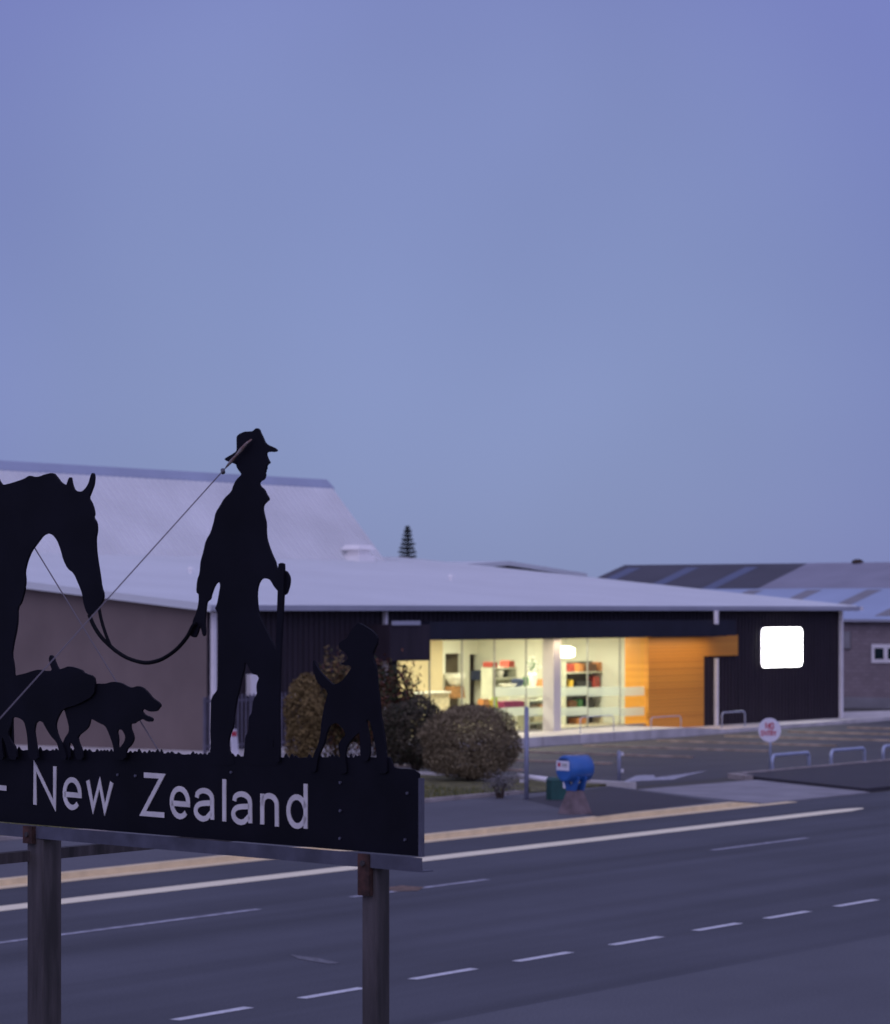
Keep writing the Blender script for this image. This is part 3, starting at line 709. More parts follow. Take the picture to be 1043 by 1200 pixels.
T2 = TBk + LB + .2
z2 = bz + PB * LB - .1
L2 = 6.2
TR2 = T2 + L2
zr2 = zy(663, TR2, wx(850, TR2)); p2 = (zr2 - z2) / L2
wl2, wm2 = wx(732, TR2), wx(947, TR2)
far = thing('far_shed', 'long shed with dark slate roof and a lighter grey roof section at the skyline', 'building', (T2, 80, 0))
FO = (T2, 80, 0)
MB(FO).box(T2 + .2, T2 + 12, we0 - 20, wl2 - .3, 0, z2).build('wall', BLOCK, far)
m = MB(FO); slope(m, T2, z2, wm2 + .002, wl2, L2, p2); slope(m, TR2 + .002, z2 + p2 * L2, wm2 + .002, wl2, L2, -p2)
fd = tag(m.build('roof', ROOFD, far), 'dark slate roof section')
for px in (758, 826, 895):
    a = wx(px - 6, TR2); m = MB(FO); slope(m, T2 + .1, z2 + .1 * p2, a - .42, a + .42, L2 - .9, p2, .02, .09)
    m.build('rooflight', SKYB, fd)
m = MB(FO); slope(m, T2, z2 + .01, we0 - 20, wm2 - .002, L2, p2); slope(m, TR2 + .002, z2 + .01 + p2 * L2, we0 - 20, wm2 - .002, L2, -p2)
tag(m.build('roof', ROOFL, far), 'lighter grey roof section')
rv = wx(1005, TR2)
MB(FO).tube([(TR2, rv, zr2 - .05), (TR2, rv, zr2 + .2), (TR2, rv, zr2 + .3)], [.28, .34, .15], 12).build('ridge_vent', BARK, far)

# ================================================================== LIT SIGN, TERRACE FURNITURE
a, b = tx(892.5, WF - .1), tx(940, WF - .1)
zb, ztp = zy(782, (a + b) / 2, WF), zy(735, (a + b) / 2, WF)
LO = ((a + b) / 2, WF - .03, zb)
lb = thing('lightbox_sign', 'glowing white square lightbox sign on the dark clad wall', 'sign', LO)
def rrect(x0, x1, z0, z1, r, n=5):
    q = []
    for cx, cz, s in ((x1 - r, z1 - r, 0), (x0 + r, z1 - r, 90), (x0 + r, z0 + r, 180), (x1 - r, z0 + r, 270)):
        for k in range(n + 1):
            g = R(s + 90 * k / n); q.append((cx + r * math.cos(g), cz + r * math.sin(g)))
    return q
MB(LO).plate([rrect(a, b, zb, ztp, .24)], WF - .10, WF - .031).build('casing', WHITE, lb)
MB(LO).plate([rrect(a + .03, b - .03, zb + .03, ztp - .03, .22)], WF - .125, WF - .101).build('glowing_face', LIT, lb)

def hoop(name, label, cat, t0, t1, w, z0, hgt, r, m, group=None):
    o = thing(name, label, cat, ((t0 + t1) / 2, w, z0), group=group)
    rad = .16
    pth = [(t0, w, z0), (t0, w, z0 + hgt - rad)]
    for k in range(1, 6):
        g = R(90 * k / 5); pth.append((t0 + rad - rad * math.cos(g), w, z0 + hgt - rad + rad * math.sin(g)))
    for k in range(0, 6):
        g = R(90 * k / 5); pth.append((t1 - rad + rad * math.sin(g), w, z0 + hgt - rad + rad * math.cos(g)))
    pth += [(t1, w, z0)]
    og = ((t0 + t1) / 2, w, z0)
    MB(og).tube(pth, r, 10).build('rail', m, o, smooth=True)
    for tt in (t0, t1): MB(og).tube([(tt, w, z0 - .01), (tt, w, z0 + .018)], r * 1.9, 12).build('base_plate', m, o)
    return o
gq = 'low hoop barriers along the car park kerb'
for (p0, p1, yb, lb_) in ((904, 949, 909, 'leftmost hoop barrier, right beside the round no entry sign'), (973, 1014, 901.5, 'middle hoop barrier on the car park kerb'), (1034, 1078, 895.5, 'hoop barrier cut off by the right edge of the picture')):
    w = 44.98
    hoop('hoop_barrier', lb_, 'barrier', tx(p0 + 1, w), tx(p1 - 1, w), w, .005, .56, .055, HOOP, gq)
gr_ = 'hoop rails on the terrace'
hoop('bike_hoop', 'slim hoop rail in front of dark wall right of white downpipe', 'rail', tx(846, 62.3), tx(873, 62.3), 62.3, .17, .62, .03, HOOP, gr_)
hoop('bike_hoop', 'slim hoop rail in front of the lit glass shop window', 'rail', tx(680, 61.6), tx(719, 61.6), 61.6, TZ, .60, .020, HOOP, gr_)
hoop('bike_hoop', 'slim hoop rail in front of orange timber panel', 'rail', tx(763, 61.6), tx(798, 61.6), 61.6, TZ, .44, .018, HOOP, gr_)

# ================================================================== SHOP INTERIOR
wood = mat('goods_wood', (0.32, 0.15, 0.05), 0.6, 0.3, 6)
shelfm = mat('shelf_pale', (0.58, 0.58, 0.47), 0.6, 0.08, 3)
shelfd = mat('shelf_dark', (0.17, 0.15, 0.12), 0.6, 0.2, 3)
cols = {'red': (0.42, 0.06, 0.04), 'orange': (0.62, 0.24, 0.07), 'yellow': (0.8, 0.5, 0.05), 'lime': (0.45, 0.65, 0.03), 'magenta': (0.30, 0.02, 0.12), 'white': (0.8, 0.78, 0.7), 'navy': (0.02, 0.03, 0.08), 'green': (0.05, 0.18, 0.06), 'brown': (0.16, 0.07, 0.03), 'black': (0.02, 0.02, 0.02), 'cream': (0.7, 0.6, 0.4)}
gmats = {k: mat('goods_' + k, c, 0.5, 0.15, 8) for k, c in cols.items()}
def shelving(label, px0, px1, ytop, w, levels, dark):
    t0, t1 = tx(px0, w), tx(px1, w); tm = (t0 + t1) / 2
    o = thing('shelf_unit', label, 'shelving', (tm, w, TZ)); og = (tm, w, TZ)
    zt = zy(ytop, tm, w)
    zs = [zy(y, tm, w) for y in levels]
    for z in zs: MB(og).box(t0 + .042, t1 - .042, w - .22, w + .3, z - .07, z).build('shelf', shelfm, o)
    for t in (t0, t1 - .04): MB(og).box(t, t + .04, w - .24, w + .3, TZ + .005, zt).build('upright', shelfm, o)
    MB(og).box(t0 + .04, t1 - .04, w + .302, w + .33, TZ + .005, zt).build('back_panel', shelfd if dark else shelfm, o)
    return t0, t1, w, zs
def goods(name, label, cat, px0, px1, y0, y1, w, colr, zb=None, shape='box'):
    t0, t1 = tx(px0, w), tx(px1, w); tm = (t0 + t1) / 2
    z0 = zb if zb is not None else zy(y1, tm, w); z1 = z0 + (y1 - y0) * (w * NY + tm * UY) / F
    og = (tm, w, z0); h = (t1 - t0) / 2; d = min(h, .22)
    m = MB(og)
    if shape == 'box':
        m.box(t0, t1, w - d, w + d, z0 + .001, z1); m.box(t0 + h * .2, t1 - h * .2, w - d * .8, w + d * .8, z1, z1 + .02)
    elif shape == 'pot':
        m.tube([(tm, w, z0 + .001), (tm, w, z0 + (z1 - z0) * .35), (tm, w, z0 + (z1 - z0) * .8), (tm, w, z1)], [h * .55, h * .9, h, h * .7], 14)
    elif shape == 'bowl':
        m.tube([(tm, w, z0 + .001), (tm, w, z0 + (z1 - z0) * .2), (tm, w, z0 + (z1 - z0) * .7), (tm, w, z1)], [h * .3, h * .55, h * .9, h], 16)
    elif shape == 'bag':
        m.prism([(t0 + h * .1, w - d, z0 + .001), (t1 - h * .1, w - d, z0 + .001), (t1 - h * .1, w + d, z0 + .001), (t0 + h * .1, w + d, z0 + .001)],
                [(t0, w - d * .5, z1), (t1, w - d * .5, z1), (t1, w + d * .5, z1), (t0, w + d * .5, z1)])
    return tag(m.build(name, gmats[colr] if isinstance(colr, str) else colr), label, cat)
# right hand gondola behind the frosted bands
s = shelving('tall pale shelf unit with dark goods behind the right hand glass', 657, 728, 775, WF + 3.0, (786.5, 808, 829, 847), True)
S0, S1, SW, SZ = s
goods('box', 'red box left on the top shelf behind the right hand glass', 'box', 661, 668, 777, 786, SW, 'red', SZ[0])
goods('box', 'orange box near the middle of the top shelf', 'box', 673, 679, 777, 786, SW, 'orange', SZ[0])
goods('basket', 'wide brown basket on the top shelf behind right hand glass', 'basket', 682, 694, 777.5, 786, SW, 'brown', SZ[0])
goods('box', 'tall red orange box right of the basket on the top shelf', 'box', 697, 702, 776, 786, SW, 'orange', SZ[0])
goods('storage_tub', 'wide black tub on the second shelf from the top', 'tub', 672, 690, 794, 805, SW, 'black', SZ[1], 'bag')
goods('vase', 'yellow vase left of the black tub', 'vase', 665, 670, 793, 806, SW, 'yellow', SZ[1], 'pot')
goods('box', 'slim red box right of the black tub', 'box', 692, 698, 791, 806, SW, 'red', SZ[1])
goods('box', 'white box stacked high on second shelf under yellow flower pot', 'box', 704, 716, 793, 806, SW, 'white', SZ[1])
goods('cushion', 'red cushion low at right end of second shelf', 'cushion', 717, 723, 799, 806, SW, 'red', SZ[1], 'bag')
goods('flower_pot', 'bright yellow pot in the upper right corner of the shelf unit', 'pot', 717, 724, 778, 787, SW, 'yellow', SZ[0], 'pot')
goods('box', 'brown carton left on the third shelf between frosted bands', 'box', 662, 671, 819, 828, SW, 'brown', SZ[2])
goods('box', 'green box on the third shelf between frosted bands', 'box', 674, 679, 818, 828, SW, 'green', SZ[2])
goods('box', 'black carton in middle of the third shelf between frosted bands', 'box', 683, 692, 818, 828, SW, 'black', SZ[2])
goods('box', 'white carton right on the third shelf between frosted bands', 'box', 704, 716, 820, 828, SW, 'white', SZ[2])
goods('box', 'orange carton on the bottom shelf of the tall unit', 'box', 672, 684, 842, 848, SW, 'orange', SZ[3])
goods('box', 'long cream carton on the bottom shelf of the tall unit', 'box', 700, 716, 842, 848, SW, 'cream', SZ[3])
# left hand displays
s = shelving('narrow open shelf unit with red boxes on top, behind left hand glass', 571, 600, 781, WF + 6.0, (782, 794, 807, 820), False)
goods('box', 'red box at the left end on top of the narrow shelf unit', 'box', 571, 578, 776, 782, WF + 6, 'red', s[3][0])
goods('box', 'red box at the right end on top of the narrow shelf unit', 'box', 591, 598, 775, 782, WF + 6, 'red', s[3][0])
goods('canister', 'white canister in the middle of the narrow shelf unit', 'canister', 582, 588, 784, 794, WF + 6, 'white', s[3][1], 'pot')
goods('vase', 'dark vase on the narrow shelf unit', 'vase', 590, 594, 786, 794, WF + 6, 'black', s[3][1], 'pot')
cw = WF + 3.2
def counter(label, px0, px1, ytop, w, m):
    t0, t1 = tx(px0, w), tx(px1, w); tm = (t0 + t1) / 2; zt = zy(ytop, tm, w)
    o = thing('counter', label, 'counter', (tm, w, TZ)); og = (tm, w, TZ)
    MB(og).box(t0 + .05, t1 - .05, w - .3, w + .3, TZ + .005, zt - .05).build('cabinet', m, o)
    MB(og).box(t0, t1, w - .36, w + .36, zt - .049, zt).build('worktop', gmats['white'], o)
    return zt
z1_ = counter('white topped cream counter in the showroom left of the doorways', 472, 520, 811, cw, gmats['cream'])
z2_ = counter('white topped pale counter under the white tables display right of doorways', 588, 634, 805, cw, shelfm)
goods('basin', 'white bowl shaped basin standing in the left doorway', 'basin', 525.5, 541, 789, 804, WB - .4, 'white', None, 'bowl')
goods('stool', 'orange brown wooden stool under the white basin', 'stool', 524, 541, 804, 818, WB - .4, wood, None, 'bag')
goods('bag', 'orange bag left in the bright floor display', 'bag', 563, 570, 819, 831, WF + 1.4, 'orange', None, 'bag')
goods('bag', 'yellow bag in the middle of the bright floor display', 'bag', 571, 576.5, 820, 831, WF + 1.4, 'yellow', None, 'bag')
goods('bag', 'lime green bag at right of the bright floor display', 'bag', 577.5, 581, 817, 830, WF + 1.4, 'lime', None, 'bag')
goods('box', 'long low magenta box beside the lime green bag', 'box', 585, 609, 822, 830.5, WF + 1.4, 'magenta')
t_disp = (tx(562, WF + 1.4), tx(611, WF + 1.4)); zd = zy(830.8, sum(t_disp) / 2, WF + 1.4)
tb_ = thing('display_table', 'low pale table carrying the bright bags and the magenta box', 'table', (t_disp[0], WF + 1.4, TZ))
MB((t_disp[0], WF + 1.4, TZ)).box(t_disp[0], t_disp[1], WF + 1.05, WF + 1.75, zd - .05, zd - .003).build('tabletop', shelfm, tb_)
for tt in (t_disp[0] + .05, t_disp[1] - .1):
    for w in (WF + 1.1, WF + 1.65): MB((t_disp[0], WF + 1.4, TZ)).box(tt, tt + .05, w, w + .05, TZ + .005, zd - .051).build('leg', shelfm, tb_)
goods('pot', 'dark navy kettle shaped pot on the right hand counter', 'pot', 602, 611, 795, 805, cw, 'navy', z2_, 'pot')
goods('platter', 'wide white platter on the right hand counter', 'platter', 589, 601, 801, 805, cw, 'white', z2_, 'bowl')
goods('vase', 'tall white vase on the right hand counter', 'vase', 620, 627, 788, 805, cw, 'white', z2_, 'pot')
goods('vase', 'slim green vase beside the tall white vase', 'vase', 614, 618, 793, 805, cw, 'green', z2_, 'pot')
goods('box', 'small orange box at the right end of the counter by the column', 'box', 629, 634, 797, 805, cw, 'orange', z2_)
s = shelving('low shelf unit of brown boxes left of the grey column', 614, 638, 818, WF + 1.2, (820, 833, 846), True)
goods('box', 'brown box on the middle tier left of the grey column', 'box', 617, 625, 827, 833, WF + 1.2, 'brown', s[3][1])
goods('box', 'orange box on the middle tier left of the grey column', 'box', 628, 635, 826, 833, WF + 1.2, 'orange', s[3][1])
goods('box', 'cream box on the bottom tier left of the grey column', 'box', 620, 632, 840, 846, WF + 1.2, 'cream', s[3][2])
goods('box', 'navy crate standing in the right hand doorway', 'crate', 557, 568, 786, 797, WB - .3, 'navy', None)
for i_, (px0, px1, y0, y1, c_, lab) in enumerate(((577, 584, 752, 766, 'cream', 'pale framed picture high on the back wall left of the column'), (676, 690, 755, 768, 'cream', 'pale framed picture on the back wall right of the pendant lamp'), (700, 712, 757, 771, 'white', 'white framed picture on the back wall near the timber'))):
    a, za = at(px0, y1, WB); b, zb_ = at(px1, y0, WB); tm = (a + b) / 2
    fo_ = thing('framed_picture', lab, 'picture', (tm, WB, za))
    MB((tm, WB, za)).box(a, b, WB - .04, WB - .001, za, zb_).build('frame', wood, fo_)
    MB((tm, WB, za)).box(a + .06, b - .06, WB - .046, WB - .041, za + .06, zb_ - .06).build('print', gmats[c_], fo_)
def flowers(label, px, y0, y1, w, cname):
    t = tx(px, w); z0, z1 = zy(y1, t, w), zy(y0, t, w)
    o = thing('flower_bunch', label, 'flowers', (t, w, z0)); a, b = MB((t, w, z0)), MB((t, w, z0))
    for _ in range(90):
        p = Vector((t + random.gauss(0, .13), w + random.gauss(0, .13), z1 + random.gauss(-.12, .12)))
        d = Vector((random.gauss(0, 1), random.gauss(0, 1), random.gauss(0, 1))).normalized() * .06; e_ = d.orthogonal().normalized() * .05
        (a if random.random() < .6 else b).poly([p - d, p + e_, p + d, p - e_])
    for _ in range(7): b.tube([(t, w, z0), (t + random.gauss(0, .1), w + random.gauss(0, .1), z1 - .1)], .012, 5)
    a.build('petals', gmats[cname], o, recalc=False); b.build('stems', gmats['green'], o, recalc=False)
flowers('white flowers in the tall white vase on the right hand counter', 623.5, 775, 790, cw, 'white')
flowers('yellow and green flowers in the yellow pot on the shelf unit', 720, 768, 780, SW, 'yellow')
# a glowing lamp hanging in the window
lw = WF + .7
lt = tx(663, lw)
lo_ = (lt, lw, 0)
lmp = thing('pendant_lamp', 'glowing white pendant lamp hanging just behind the grey column', 'lamp', (lt, lw, zy(765, lt, lw)))
lz = zy(764, lt, lw); LZO = (lt, lw, zy(765, lt, lw))
MB(LZO).tube([(lt, lw, lz - .22), (lt, lw, lz - .16), (lt, lw, lz + .14), (lt, lw, lz + .22)], [.20, .36, .36, .18], 20).build('lamp_shade', LAMP, lmp, smooth=True)
MB(LZO).tube([(lt, lw, lz + .21), (lt, lw, GZ + .25)], .012, 6).build('cord', FRAME, lmp)
# ceiling luminaires that light the showroom
def area(name, t, w, z, sx, sy, watt, col, par, down=True):
    L = bpy.data.lights.new(name, 'AREA'); L.shape = 'RECTANGLE'; L.size, L.size_y = sx, sy; L.energy = watt; L.color = col
    o = bpy.data.objects.new(name, L); COL.objects.link(o)
    o.location = ROAD.world((t, w, z)); o.rotation_euler = (0, 0, ROAD.ang)
    return o
k = 0
for w in (WF + 2.2, WF + 6.2):
    for i in range(5):
        t = G0 + (G1 - G0) * (i + .5) / 5
        og = (t, w, GZ + .2)
        row = 'front' if w < WF + 3 else 'back'
        c = thing('ceiling_light', f'long white ceiling light, number {i + 1} from the left in the {row} row of the showroom', 'ceiling light', og, group='ceiling lights of the showroom')
        MB(og).box(t - .75, t + .75, w - .12, w + .12, GZ + .19, GZ + .248).build('housing', WHITE, c)
        MB(og).box(t - .72, t + .72, w - .09, w + .09, GZ + .178, GZ + .189).build('diffuser', LAMP, c)
        area('ceiling_light_glow', t, w, GZ + .17, 1.4, .3, 150, (1.0, 0.93, 0.77), c)
# added lamps under the canopy, for bounced light on timber and column
for lab, pa_, pb_, wt in (('long added fill light under the canopy over the glass shop front', 520, 735, 130), ('short added fill light under the canopy over the orange timber', 765, 850, 62)):
    a, b = tx(pa_, WF - .95), tx(pb_, WF - .95); t = (a + b) / 2; og = (t, WF - .95, cz0)
    c = thing('added_fill_light', lab, 'fill light', og, group='added fill lights under the canopy')
    MB(og).box(a, b, WF - 1.02, WF - .88, cz0 - .03, cz0 - .002).build('housing', NAVY, c)
    MB(og).box(a + .03, b - .03, WF - .99, WF - .91, cz0 - .033, cz0 - .0305).build('diffuser', SIGNW, c)
    area('added_fill_glow', t, WF - .95, cz0 - .04, b - a - .1, .08, wt, (1.0, 0.80, 0.52), c)

# ================================================================== FENCE, METER BOXES
fw = 61.9
f0, f1 = tx(243, fw), tx(352, fw)
FOG = (f0, fw, TZ)
fe = thing('picket_fence', 'grey metal picket fence in front of the dark wall behind the man', 'fence', FOG)
fz = zy(817, (f0 + f1) / 2, fw)
m = MB(FOG); t = f0 + .07
while t < f1:
    m.box(t, t + .05, fw - .015, fw + .015, TZ + .1, fz + .12); t += .21
m.build('pickets', FENCEM, fe)
for z in (TZ + .25, fz - .12): MB(FOG).box(f0, f1, fw + .016, fw + .06, z, z + .08).build('rail', FENCEM, fe)
for t in (f0, (f0 + f1) / 2, f1): MB(FOG).box(t - .05, t + .05, fw + .061, fw + .14, TZ, fz + .05).build('post', FENCEM, fe)
def wallbox(name, label, px0, px1, y0, y1, w, m, cat):
    t0, t1 = tx(px0, w), tx(px1, w); tm = (t0 + t1) / 2; za, zb = zy(y1, tm, w), zy(y0, tm, w)
    og = (tm, w, za)
    o = thing(name, label, cat, og)
    MB(og).box(t0, t1, w - .1, w + .09, za, zb).build('case', m, o)
    MB(og).box(t0 + .03, t1 - .03, w - .115, w - .101, za + .04, zb - .04).build('door', m, o)
wallbox('meter_box', 'white meter box on the dark wall seen between the man\'s legs', 291, 305, 790, 815, WF - .125, WHITE, 'meter box')
wallbox('meter_box', 'small white box on dark wall just above the yellow brown bush', 341, 347, 812, 821, WF - .125, WHITE, 'meter box')
w = 61.4; t = tx(273, w); zb = TZ
sb = thing('sandwich_board', 'small white board with a red top leaning by the man\'s back foot', 'board', (t, w, zb))
og = (t, w, zb)
MB(og).prism([(t - .16, w - .12, zb), (t + .16, w - .12, zb), (t + .16, w - .08, zb), (t - .16, w - .08, zb)], [(t - .16, w - .02, zb + .82), (t + .16, w - .02, zb + .82), (t + .16, w + .02, zb + .82), (t - .16, w + .02, zb + .82)]).build('face', SIGNW, sb)
MB(og).prism([(t - .13, w - .055, zb + .6), (t + .13, w - .055, zb + .6), (t + .13, w - .045, zb + .6), (t - .13, w - .045, zb + .6)], [(t - .13, w - .035, zb + .76), (t + .13, w - .035, zb + .76), (t + .13, w - .025, zb + .76), (t - .13, w - .025, zb + .76)]).build('red_band', REDP, sb)

# ================================================================== STROKE LETTERS
def arc(cx, cz, rx, rz_, a0, a1, n=14):
    return [(cx + rx * math.cos(R(a0 + (a1 - a0) * k / n)), cz + rz_ * math.sin(R(a0 + (a1 - a0) * k / n))) for k in range(n + 1)]
CAPS = {'N': [[(0, 0), (0, 1), (.6, 0), (.6, 1)]], 'O': [arc(.32, .5, .32, .5, 0, 352, 20)], 'E': [[(.5, 0), (0, 0), (0, 1), (.5, 1)], [(0, .5), (.42, .5)]],
        'T': [[(0, 1), (.6, 1)], [(.3, 1), (.3, 0)]], 'R': [[(0, 0), (0, 1), (.3, 1)] + arc(.3, .75, .24, .25, 90, -90, 8) + [(0, .5)], [(.28, .5), (.54, 0)]], 'Y': [[(0, 1), (.3, .5), (.6, 1)], [(.3, .5), (.3, 0)]]}
def write(par, m, text, x, z, h, wd, y0, y1, wscale=1.0, gap=.25):
    for ch in text:
        mb = MB()
        ext = max(p[0] for s_ in CAPS[ch] for p in s_)
        for s_ in CAPS[ch]: mb.ribbon([(x + p[0] * h * wscale, z + p[1] * h) for p in s_], wd, y0, y1)
        x += (ext + gap) * h * wscale
        mb.build('letter', m, par, recalc=False)
    return x
# round NO ENTRY sign
nw = 45.06
nt_ = tx(902, nw)
nb = thing('no_entry_sign', 'round white sign with red NO ENTRY lettering on a thin pole', 'sign', (0, 0, 0))
nb.location = ROAD.world((nt_, nw, .11)); nb.rotation_euler = (0, 0, R(-28))
IDF = Frame((0, 0), 0)
nz = zy(855.5, nt_, nw) - .11
MB().tube([(0, 0.05, 0), (0, 0.05, nz + .30)], .035, 10)  .build('pole', HOOP, nb, smooth=True)
disc = MB().tube([(0, -.006, nz), (0, .008, nz)], .37, 40).build('disc', SIGNW, nb)
write(disc, REDP, 'NO', -.12, nz + .04, .17, .04, -.014, -.007); write(disc, REDP, 'ENTRY', -.26, nz - .17, .14, .03, -.014, -.007, .88)

# ------------------------------------------------------------------ post box
pt = gt(674, 953.5, KH)
mbx = thing('post_box', 'blue drum shaped post box on a tapered concrete pedestal', 'post box', (pt[0], pt[1], KH + .005))
mbx.rotation_euler = (0, 0, math.atan2(-0.6, -0.8))      # local +x = the way the box faces
sc_ = 75.6 / F
MB().prism([(-.30, -.30, -.02), (.30, -.30, -.02), (.30, .30, -.02), (-.30, .30, -.02)], [(-.13, -.15, .55), (.13, -.15, .55), (.13, .15, .55), (-.13, .15, .55)]).build('pedestal', PEDM, mbx)
by = MB()
ring = []
for x in (-.12, .12):
    by.plate([[(-.16, .55), (.16, .55), (.30, .86), (.20, .90), (.0, .66), (-.20, .90), (-.30, .86)]], x - .025, x + .025)
bro = by.build('bracket', BLUEP, mbx, smooth=False)
bro.rotation_euler = (0, 0, R(90))
cz = 1.08
dr = MB()
dr.tube([(-.36, 0, cz), (-.345, 0, cz), (-.33, 0, cz), (.33, 0, cz), (.345, 0, cz), (.36, 0, cz)], [.27, .305, .32, .32, .305, .27], 36)
do = dr.build('drum', BLUEP, mbx)
for p in do.data.polygons: p.use_smooth = len(p.vertices) == 4
fp = MB().box(.361, .368, -.26, .22, cz - .04, cz + .19).build('label_plate', SIGNW, do)
MB().box(.369, .372, -.20, -.10, cz + .05, cz + .14).build('red_mark', REDP, fp)
MB().box(.369, .371, -.05, .15, cz + .09, cz + .12).box(.369, .371, -.05, .15, cz + .05, cz + .07).build('grey_print', FRAME, fp)
MB().box(.361, .372, -.17, .17, cz + .215, cz + .235).build('slot', NAVY, do)
MB().prism([(-.2, -.10, cz + .312), (.2, -.10, cz + .312), (.2, .08, cz + .318), (-.2, .08, cz + .318)], [(-.2, -.10, cz + .318), (.2, -.10, cz + .318), (.2, .08, cz + .324), (-.2, .08, cz + .324)]).build('top_sticker', SIGNW, do)
# ------------------------------------------------------------------ green cabinet, pole, bollard, white rail
g0 = gt(652, 937, KH)
gb = thing('utility_cabinet', 'short dark green utility cabinet left of the blue post box', 'cabinet', (g0[0], g0[1], KH))
gb.rotation_euler = (0, 0, R(20))
MB().box(-.21, .21, -.18, .18, -.01, .50).build('cabinet_body', GREENP, gb)
MB().prism([(-.23, -.2, .50), (.23, -.2, .50), (.23, .2, .50), (-.23, .2, .50)], [(-.17, -.14, .58), (.17, -.14, .58), (.17, .14, .58), (-.17, .14, .58)]).build('lid', GREENP, gb)
MB().box(.11, .19, -.19, -.182, .30, .46).build('notice', SIGNW, gb)
p0 = gt(617, 937, KH)
pz_ = zy(830, p0[0], p0[1])
po = thing('pole', 'tall thin grey pole beside the round clipped bush', 'pole', (p0[0], p0[1], KH))
og = (p0[0], p0[1], KH)
MB(og).tube([(p0[0], p0[1], KH - .02), (p0[0], p0[1], pz_)], .06, 12).build('shaft', POLE, po, smooth=True)
MB(og).tube([(p0[0], p0[1], pz_), (p0[0], p0[1], pz_ + .05)], [.066, .02], 12).build('cap', POLE, po)
p0 = gt(725.5, 922)
bo = thing('bollard', 'thin pale bollard post with small side fittings in front of painted arrow', 'bollard', (p0[0], p0[1], 0))
og = (p0[0], p0[1], 0)
MB(og).tube([(p0[0], p0[1], -.02), (p0[0], p0[1], .98), (p0[0], p0[1], 1.03)], [.055, .055, .03], 12).build('shaft', POLE, bo, smooth=True)
for z in (.93, .45): MB(og).box(p0[0] + .03, p0[0] + .15, p0[1] - .06, p0[1] - .01, z - .05, z + .05).build('fitting', WHITE, bo)
a = gt(607, 917.5, .1); b = gt(648, 923, .1)
wr_ = thing('rail_barrier', 'low white rail between round bush and green cabinet', 'barrier', (a[0], a[1], .12))
og = (a[0], a[1], .12)
MB(og).tube([(a[0], a[1], .30), (b[0], b[1], .30)], .075, 10).build('rail', WHITE, wr_, smooth=True)
for q in (.12, .88): MB(og).box(a[0] + (b[0] - a[0]) * q - .05, a[0] + (b[0] - a[0]) * q + .05, a[1] + (b[1] - a[1]) * q - .05, a[1] + (b[1] - a[1]) * q + .05, .12, .24).build('foot', WHITE, wr_)

# ================================================================== PLANTS
def bumpy(ph, k=1.0):
    return lambda d: 1 + k * (.10 * math.sin(5 * d.x + ph) * math.sin(4 * d.y + 2 * ph) + .09 * math.sin(7 * d.z + 3 * ph + 2 * d.x) + .05 * math.sin(13 * d.x + 11 * d.z + ph))
def bush(name, label, cat, px, ybase, wpx, ytop, mats, n, leaf=.07, box=2.6, ph=0.0, inner=.55, w=None, depth=None, stem=True, group=None, open_=0.0, lift=0.12, rough=1.0):
    if w is None: t, w = gt(px, ybase, .13)
    else: t = tx(px, w)
    D = w * NY + t * UY
    rx = wpx / 2 * D / F; zt = zy(ytop, t, w); z0 = .13
    ry = depth or rx; hh = (zt - z0 - lift) / 2; cz = z0 + lift + hh
    og = (t, w, z0)
    o = thing(name, label, cat, og, group=group)
    f = bumpy(ph, rough); ms = [MB(og) for _ in mats]
    for i in range(n):
        d = Vector((random.gauss(0, 1), random.gauss(0, 1), random.gauss(0, 1))).normalized()
        # superellipsoid gives clipped, boxier shapes
        q = (abs(d.x) ** box + abs(d.y) ** box + abs(d.z) ** box) ** (-1 / box)
        rr_ = (1 - (random.random() ** 2) * (1 - inner)) * f(d) * (1 + random.gauss(0, .02 + open_))
        p = Vector((t + d.x * q * rx * rr_, w + d.y * q * ry * rr_, cz + d.z * q * hh * rr_))
        if p.z < z0 + .02: continue
        a = (d + Vector((random.gauss(0, .8), random.gauss(0, .8), random.gauss(0, .8)))).normalized()
        b = a.orthogonal().normalized(); c = a.cross(b); g = random.random() * 6.28
        e1 = (b * math.cos(g) + c * math.sin(g)) * leaf * random.uniform(.7, 1.5); e2 = a.cross(e1).normalized() * leaf * random.uniform(.3, .6)
        ms[int(random.random() * len(mats))].poly([p - e1, p + e2 + a * leaf * .1, p + e1, p - e2])
    for m_, mm in zip(ms, mats):
        fo = m_.build('foliage', mm, o, recalc=False)
    if stem:
        for k in range(4):
            g = k * 1.7 + ph
            MB(og).tube([(t + .05 * math.cos(g), w + .05 * math.sin(g), z0 - .05), (t + rx * .25 * math.cos(g), w + ry * .25 * math.sin(g), z0 + hh * .8), (t + rx * .5 * math.cos(g), w + ry * .5 * math.sin(g), z0 + hh * 1.4)], [.05, .035, .012], 6).build('stem', BARK, o)
    return o
L_TAN = leaf_mat('leaf_tan', [(0.10, 0.075, 0.042), (0.20, 0.155, 0.09), (0.29, 0.23, 0.135), (0.17, 0.13, 0.07)], .8)
L_YEL = leaf_mat('leaf_yellow_brown', [(0.085, 0.055, 0.022), (0.19, 0.13, 0.05), (0.27, 0.19, 0.08), (0.14, 0.10, 0.035)], .8)
L_DRK = leaf_mat('leaf_dark', [(0.026, 0.028, 0.018), (0.065, 0.055, 0.035), (0.11, 0.085, 0.055), (0.04, 0.045, 0.02)], .7)
L_RED = leaf_mat('leaf_red_tip', [(0.03, 0.035, 0.012), (0.10, 0.035, 0.02), (0.15, 0.055, 0.03), (0.045, 0.06, 0.02), (0.02, 0.03, 0.01), (0.10, 0.08, 0.03)], .6)
